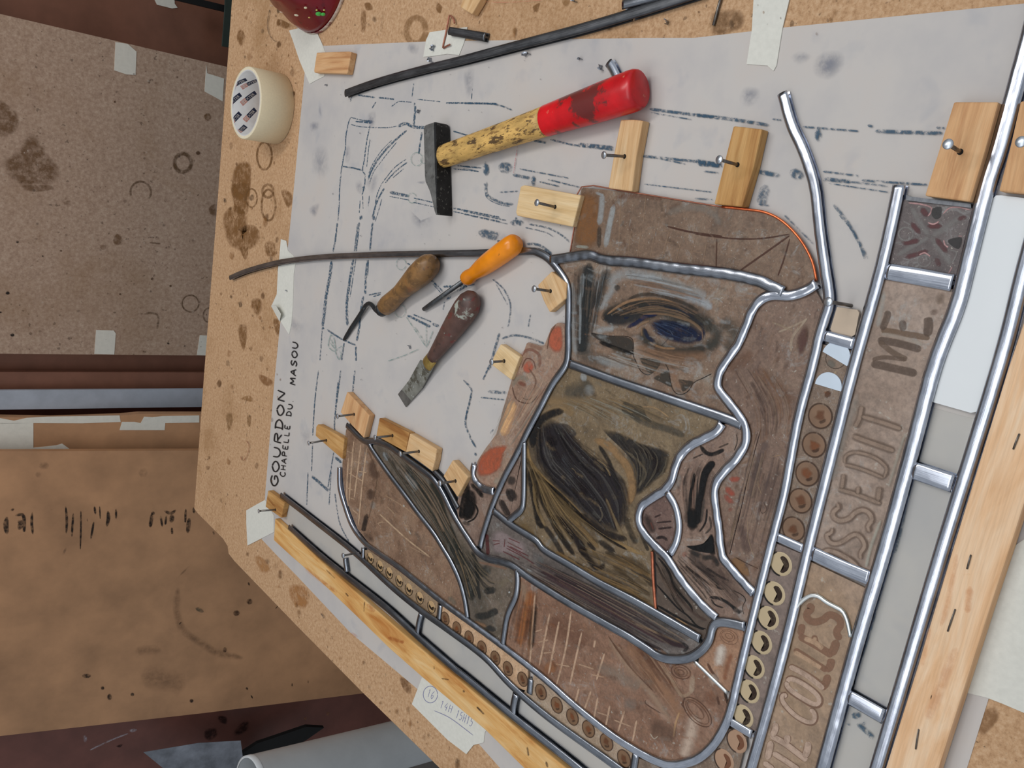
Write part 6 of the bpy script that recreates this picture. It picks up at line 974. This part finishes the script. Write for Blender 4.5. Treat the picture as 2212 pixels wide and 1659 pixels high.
def hammer():
    o0 = at(962, 337); t = thing('hammer', o0, "joiner's hammer with black cross-peen head and red-tipped wooden handle", 'hammer')
    a = at(974, 269); b = at(978.5, 467); ax = (b - a); L = ax.length; ax.normalize(); back = Vector((-ax.y, ax.x, 0))
    if back.y < 0: back = -back
    H, D = .0225, .0225
    sec = [(0, .80, .80), (.012, .92, .92), (.05, 1, 1), (.55, 1, 1), (.62, .94, 1), (.68, .74, 1), (.74, .56, 1), (.85, .36, 1), (.96, .20, .98), (1, .12, .94)]
    vs, fs = [], []
    for s, d, h in sec:
        p = a + ax * (s * L); z0 = BZ + .0008 + (1 - h) * H * .5; z1 = z0 + H * h; dd = D * d; e = .0016 * min(1, d)
        for y, z in ((e, z0), (0, z0 + e), (0, z1 - e), (e, z1), (dd - e, z1), (dd, z1 - e), (dd, z0 + e), (dd - e, z0)): vs.append(Vector((p.x, p.y, z)) + back * (y + (D * (1 - d) * .5 if s < .3 else 0)))
    n = 8
    for i in range(len(sec) - 1):
        for k in range(n): fs.append((i*n + k, i*n + (k+1) % n, (i+1)*n + (k+1) % n, (i+1)*n + k))
    fs.append(tuple(range(n))); fs.append(tuple(reversed(range((len(sec)-1)*n, len(sec)*n))))
    hm = blotched('hammer_head_steel', (44, 43, 43), [(260, .60, (128, 126, 120), .55), (120, .62, (20, 18, 18), .7)], .36, 90, metal=.65)
    hg = blotched('bare_hammer_steel', (128, 128, 126), [(200, .60, (70, 68, 66), .6), (90, .62, (160, 160, 156), .5)], .42, 90, metal=.6)
    mi = []
    for i in range(len(sec) - 1): mi += [1 if k == 3 else 0 for k in range(n)]
    obj('head', vs, fs, hm, t, mats=[hm, hg], mi=mi + [1, 0])
    wood_m = blotched('dirty_handle_wood', (214, 172, 100), [(1.0, .545, (72, 52, 36), .92), (2.6, .56, (120, 84, 46), .75)], .5, .8, True, stretch=(45, 130, 130))
    red_m = blotched('worn_red_paint', (208, 22, 30), [(24, .53, (86, 46, 42), .85), (60, .66, (226, 190, 150), .5)], .3, 30, spec=.5)
    p0 = at(957, 338, .0115); p1 = at(1383, 191, .0165); d = (p1 - p0).normalized(); p0 = p0 - d * .004
    R = [(0, .0110), (.012, .0128), (.04, .0132), (.2, .0134), (.4, .0140), (.55, .0148), (.60, .0152)]
    lathe('wooden_handle', p0, p1, R, wood_m, t, 24, .82)
    lathe('red_grip', p0, p1, [(.595, .0155), (.7, .0166), (.85, .0181), (.965, .0188), (.985, .0184), (.996, .0172), (1.0, .0156), (1.001, .0001)], red_m, t, 24, .84, cap=False)
hammer()
def bent_tool():
    t = thing('bent_tool', at(850, 650), 'small cranked leading tool with worn brown wooden handle', 'hand tool')
    hm = blotched('worn_brown_handle', (140, 102, 60), [(70, .50, (84, 62, 42), .5), (26, .60, (150, 86, 44), .35), (160, .63, (188, 150, 92), .5)], .38, 60)
    lathe('handle', at(829, 666, .012), at(940, 560, .0150), [(0, .0001), (0, .0085), (.02, .0108), (.10, .0118), (.22, .0108), (.34, .0102), (.5, .0122), (.68, .0148), (.8, .0152), (.9, .0138), (.96, .0098), (.99, .005), (1, .0001)], hm, t, 24, cap=False)
    st = blotched('dark_tool_steel', (62, 64, 66), [(180, .62, (110, 110, 110), .4)], .4, 80, metal=.7)
    q = [at(*p, z) for p, z in zip(P('c8', '990,1060 930,1085 865,1070 830,1040 795,990 755,970 715,1000 690,1040'), (.0115, .011, .0105, .0098, .009, .008, .0065, .0055))]
    tube('crank', smooth(q, 3), .0028, st, t, 10)
    q = [at(*p, z) for p, z in zip(P('c8', '715,995 690,1040 620,1150 540,1270 480,1370 455,1405'), (.0068, .0058, .0045, .0035, .0028, .0026))]
    tube('blade', q, .003, st, t, 10, [(.0030, .0024), (.0034, .0018), (.0036, .0016), (.0036, .0015), (.0034, .0014), (.0020, .0010)])
    lathe('ferrule', at(819, 674, .0112), at(831, 664, .012), [(0, .005), (.3, .0085), (1, .0095)], st, t, 20)
bent_tool()
def screwdriver():
    t = thing('screwdriver', at(1050, 575), 'screwdriver with bright orange plastic handle', 'screwdriver')
    om = blotched('scuffed_orange_plastic', (240, 138, 14), [(150, .68, (110, 60, 20), .7)], .27, 20, spec=.5)
    lathe('handle', at(1005, 604, .0105), at(1119, 521, .0132), [(0, .0001), (0, .0050), (.01, .0078), (.05, .0086), (.10, .0084), (.15, .0074), (.20, .0080), (.32, .0098), (.45, .0110), (.7, .0116), (.88, .0116), (.95, .0106), (.985, .0078), (1, .0001)], om, t, 22, cap=False)
    st = blotched('screwdriver_steel', (92, 94, 96), [(200, .62, (150, 150, 140), .4)], .35, 80, metal=.8)
    lathe('shaft', at(914, 669, .0035), at(1007, 603, .0102), [(0, .0014), (.02, .0026), (.2, .0028), (1, .0028)], st, t, 14)
screwdriver()
def putty_knife():
    t = thing('chisel_knife', at(960, 740), 'stiff chisel knife with paint-spattered brown handle and brass ferrule', 'chisel knife')
    hm = blotched('paint_spattered_handle', (92, 66, 58), [(40, .58, (112, 38, 34), .75), (110, .665, (206, 190, 140), .9), (34, .60, (168, 172, 160), .9), (70, .60, (54, 46, 42), .6)], .4, 50)
    lathe('handle', at(933, 774, .0095), at(1028, 635, .0125), [(0, .0001), (0, .0080), (.05, .0086), (.2, .0105), (.4, .0132), (.6, .0155), (.75, .0166), (.86, .0158), (.94, .0120), (.985, .0060), (1, .0001)], hm, t, 26, .74, cap=False)
    lathe('ferrule', at(922, 788, .0088), at(935, 771, .0097), [(0, .0088), (.1, .0094), (.9, .0090), (1, .0084)], M['brass'], t, 22, .5)
    bm = blotched('scraped_blade', (136, 136, 128), [(90, .54, (84, 80, 68), .8), (220, .60, (200, 204, 202), .6)], .4, 60, metal=.35)
    c = [(P('z6', '1690,1490')[0], .0085), (P('z6', '1800,1548')[0], .0085), (P('z7', '1700,155')[0], .0045), (P('z7', '1566,312')[0], .0022), (P('z7', '1500,204')[0], .0022), (P('z7', '1590,90')[0], .0045)]
    u = [at(*p, z) for p, z in c]; lo = [v - Vector((0, 0, .0014)) for v in u]; n = 6
    fs = [(0, 5, 2, 1), (5, 4, 3, 2), (7, 8, 11, 6), (8, 9, 10, 11)] + [(i, (i+1) % n, n + (i+1) % n, n + i) for i in range(n)]
    obj('blade', u + lo, fs, bm, t)
    q = [u[4].lerp(u[5], .0), u[3], u[3].lerp(u[2], .35), u[4].lerp(u[5], .35)]
    obj('bright_edge', [v + Vector((0, 0, .0002)) for v in q], [(0, 1, 2, 3)], M['steel_blade'], t)
putty_knife()
# ------------------------------------------------------------------ masking tape roll
def tape_roll():
    R, H, ri = .0515, .051, .0448
    n_ = at(637, 224); c = Vector((n_.x - .010, n_.y + R, BZ + .0004))
    t = thing('tape_roll', c, 'roll of cream masking tape lying flat on the bench', 'tape roll')
    top = c + Vector((0, 0, H))
    lathe('tape_winding', c, top, [(0, R - .0005), (.01, R), (.99, R), (1, R - .0006)], M['tape_roll'], t, 64, cap=False)
    lathe('edge_face', top - Vector((0, 0, .0002)), top, [(0, R - .0005), (1, R - .0008), (1.01, ri + .0024), (1, ri + .0022)], M['tape_edge'], t, 64, cap=False)
    core = lathe('cardboard_core', c, top, [(0, ri), (1, ri), (1, ri + .0024)], M['core'], t, 64, cap=False)
    # printed bands inside the core: orange DE, navy XTER
    def cyl(px):
        d = ray(*px); o = CAM - c; A = d.x**2 + d.y**2; Bq = o.x*d.x + o.y*d.y; C = o.x**2 + o.y**2 - ri*ri
        k = (-Bq + math.sqrt(max(Bq*Bq - A*C, 0))) / A; p = CAM + d * k; return math.atan2(p.y - c.y, p.x - c.x), p.z
    def wrap(pts, ph, z, off):
        out = []
        ca, sa = math.cos(math.radians(-42)), math.sin(math.radians(-42))
        for x, y in [(1.15 * a_, 1.15 * b_) for a_, b_ in pts]:
            X = x*ca - y*sa; Y = x*sa + y*ca; a = ph - X / ri
            out.append(Vector((c.x + (ri - off)*math.cos(a), c.y + (ri - off)*math.sin(a), z + Y)))
        return out
    def text_mesh(s, size):
        cu = bpy.data.curves.new('print', 'FONT'); cu.body = s; cu.size = size; cu.align_x = 'LEFT'; cu.resolution_u = 1
        ob = bpy.data.objects.new('print', cu); sc.collection.objects.link(ob); dg = bpy.context.evaluated_depsgraph_get(); dg.update()
        me = bpy.data.meshes.new_from_object(ob.evaluated_get(dg)); v = [(q.co.x, q.co.y) for q in me.vertices]; f = [tuple(p.vertices) for p in me.polygons]
        bpy.data.objects.remove(ob); bpy.data.curves.remove(cu); bpy.data.meshes.remove(me); return v, f
    de, xt = text_mesh('DE', .0052), text_mesh('XTER', .0052)
    grid = lambda x0, x1, y0, y1, n=6: ([(x0 + (x1-x0)*i/n, y) for i in range(n+1) for y in (y0, y1)], [(2*i, 2*i+2, 2*i+3, 2*i+1) for i in range(n)])
    for u, v in ((2115, 838), (2128, 985), (2128, 712), (1990, 858), (2003, 1015), (2025, 712), (2060, 1108)):
        ph, z = cyl(P('z1', '%g,%g' % (u, v))[0])
        for nm, (vv, ff), dx, dy, mt, off in (('navy_print', grid(-.003, .0130, -.0030, .0030), 0, 0, M['navy'], .0001), ('orange_print', grid(-.0118, -.0034, -.0030, .0030), 0, 0, M['orange_print'], .0001), ('white_print', grid(-.0112, -.0040, -.0024, .0024), 0, 0, M['white_print'], .0002), ('orange_print', de, -.0110, -.0019, M['orange_print'], .0003), ('white_print', xt, -.0024, -.0019, M['white_print'], .0003)):
            w_ = wrap([(x + dx, y + dy) for x, y in vv], ph, z, off)
            if min(p.z for p in w_) < c.z + .0005 or max(p.z for p in w_) > top.z - .0003:
                w_ = [Vector((p.x, p.y, min(max(p.z, c.z + .0005), top.z - .0003))) for p in w_]
            obj(nm, w_, ff, mt, core)
tape_roll()
# ------------------------------------------------------------------ red pot
def red_pot():
    R = .082; m = at(676, 67); c = Vector((m.x + R * .97 - .002, m.y - R * .06, BZ + .0006))
    t = thing('red_pot', c, 'dark red paint-spattered metal pot cut off by the upper frame edge', 'pot')
    prof = [(.000, R - .004), (.003, R), (.010, R - .002), (.02, R - .006), (.035, R - .014), (.045, R - .016), (.06, R - .026), (.08, R - .028), (.10, R - .032), (.13, R - .040)]
    seg = 48; vs, fs = [], []
    for z, r in prof:
        for k in range(seg):
            a = 6.28318 * k / seg; rr = r + (.004 * math.sin(3 * a + z * 40) * min(1, z / .03))
            vs.append(c + Vector((rr*math.cos(a), rr*math.sin(a), z)))
    for i in range(len(prof) - 1):
        for k in range(seg): fs.append((i*seg + k, i*seg + (k+1) % seg, (i+1)*seg + (k+1) % seg, (i+1)*seg + k))
    fs.append(tuple(reversed(range(seg))))
    rm = blotched('chipped_red_enamel', (126, 14, 30), [(70, .70, (214, 190, 160), .9), (34, .62, (92, 10, 22), .7)], .25, 20, spec=.5)
    obj('pot_body', vs, fs, rm, t, smooth_shade=True)
    lathe('worn_rim', c - Vector((0, 0, .0003)), c + Vector((0, 0, .0045)), [(0, R - .003), (0, R + .0006), (.6, R + .0008), (1, R - .0002)], blotched('chipped_white_rim', (206, 190, 176), [(60, .55, (120, 16, 30), .9)], .5, 200), t, 48, cap=False)
    for px, r, cl in (((688, 30), .004, (84, 200, 90)), ((698, 31), .003, (84, 200, 90)), ((660, 17), .0022, (232, 222, 190)), ((640, 33), .003, (236, 228, 200)), ((607, 26), .0024, (226, 200, 176)), ((586, 12), .003, (226, 190, 160)), ((668, 38), .0015, (220, 200, 120)), ((684, 22), .0015, (210, 196, 110)), ((700, 22), .0014, (200, 196, 110))):
        d = ray(*px); o = CAM - c; best = None
        for s in range(400):
            k = .7 + s * .003; p = o + d * k; rad = math.hypot(p.x, p.y); z = p.z
            if z < .12 and rad < R - .002 - .33 * max(z, 0) + .002: best = CAM + d * (k - .004); break
        if best is None: continue
        nrm = Vector((best.x - c.x, best.y - c.y, .01)).normalized(); s_ = nrm.cross(Vector((0, 0, 1))).normalized(); u_ = s_.cross(nrm)
        obj('paint_splash', [best + nrm * .0012] + [best + s_ * (r*math.cos(a)) + u_ * (r*math.sin(a)) for a in [6.283*i/9 for i in range(9)]], [(0, 1+i, 1+(i+1) % 9) for i in range(9)], plain('splash_paint', cl, .4, var=.05), t)
red_pot()
# ------------------------------------------------------------------ wires and rods
tag(tube('copper_wire', smooth([at(*p, z) for p, z in zip(P('z5', '1982,198 1972,160 1940,133 1925,200 1905,300 1883,405 1912,395 1942,380'), (.003, .003, .003, .003, .0026, .0024, .003, .004))], 3), .0010, M['copper_dull'], None, 8), 'bent copper wire hook lying on a tape scrap', 'wire')
tag(tube('steel_rod', [at(1541, 55, .0016), at(1551, 18, .0018), at(1563, -24, .002)], .0013, M['nail'], None, 8), 'thin steel rod poking in at the upper frame edge', 'rod')
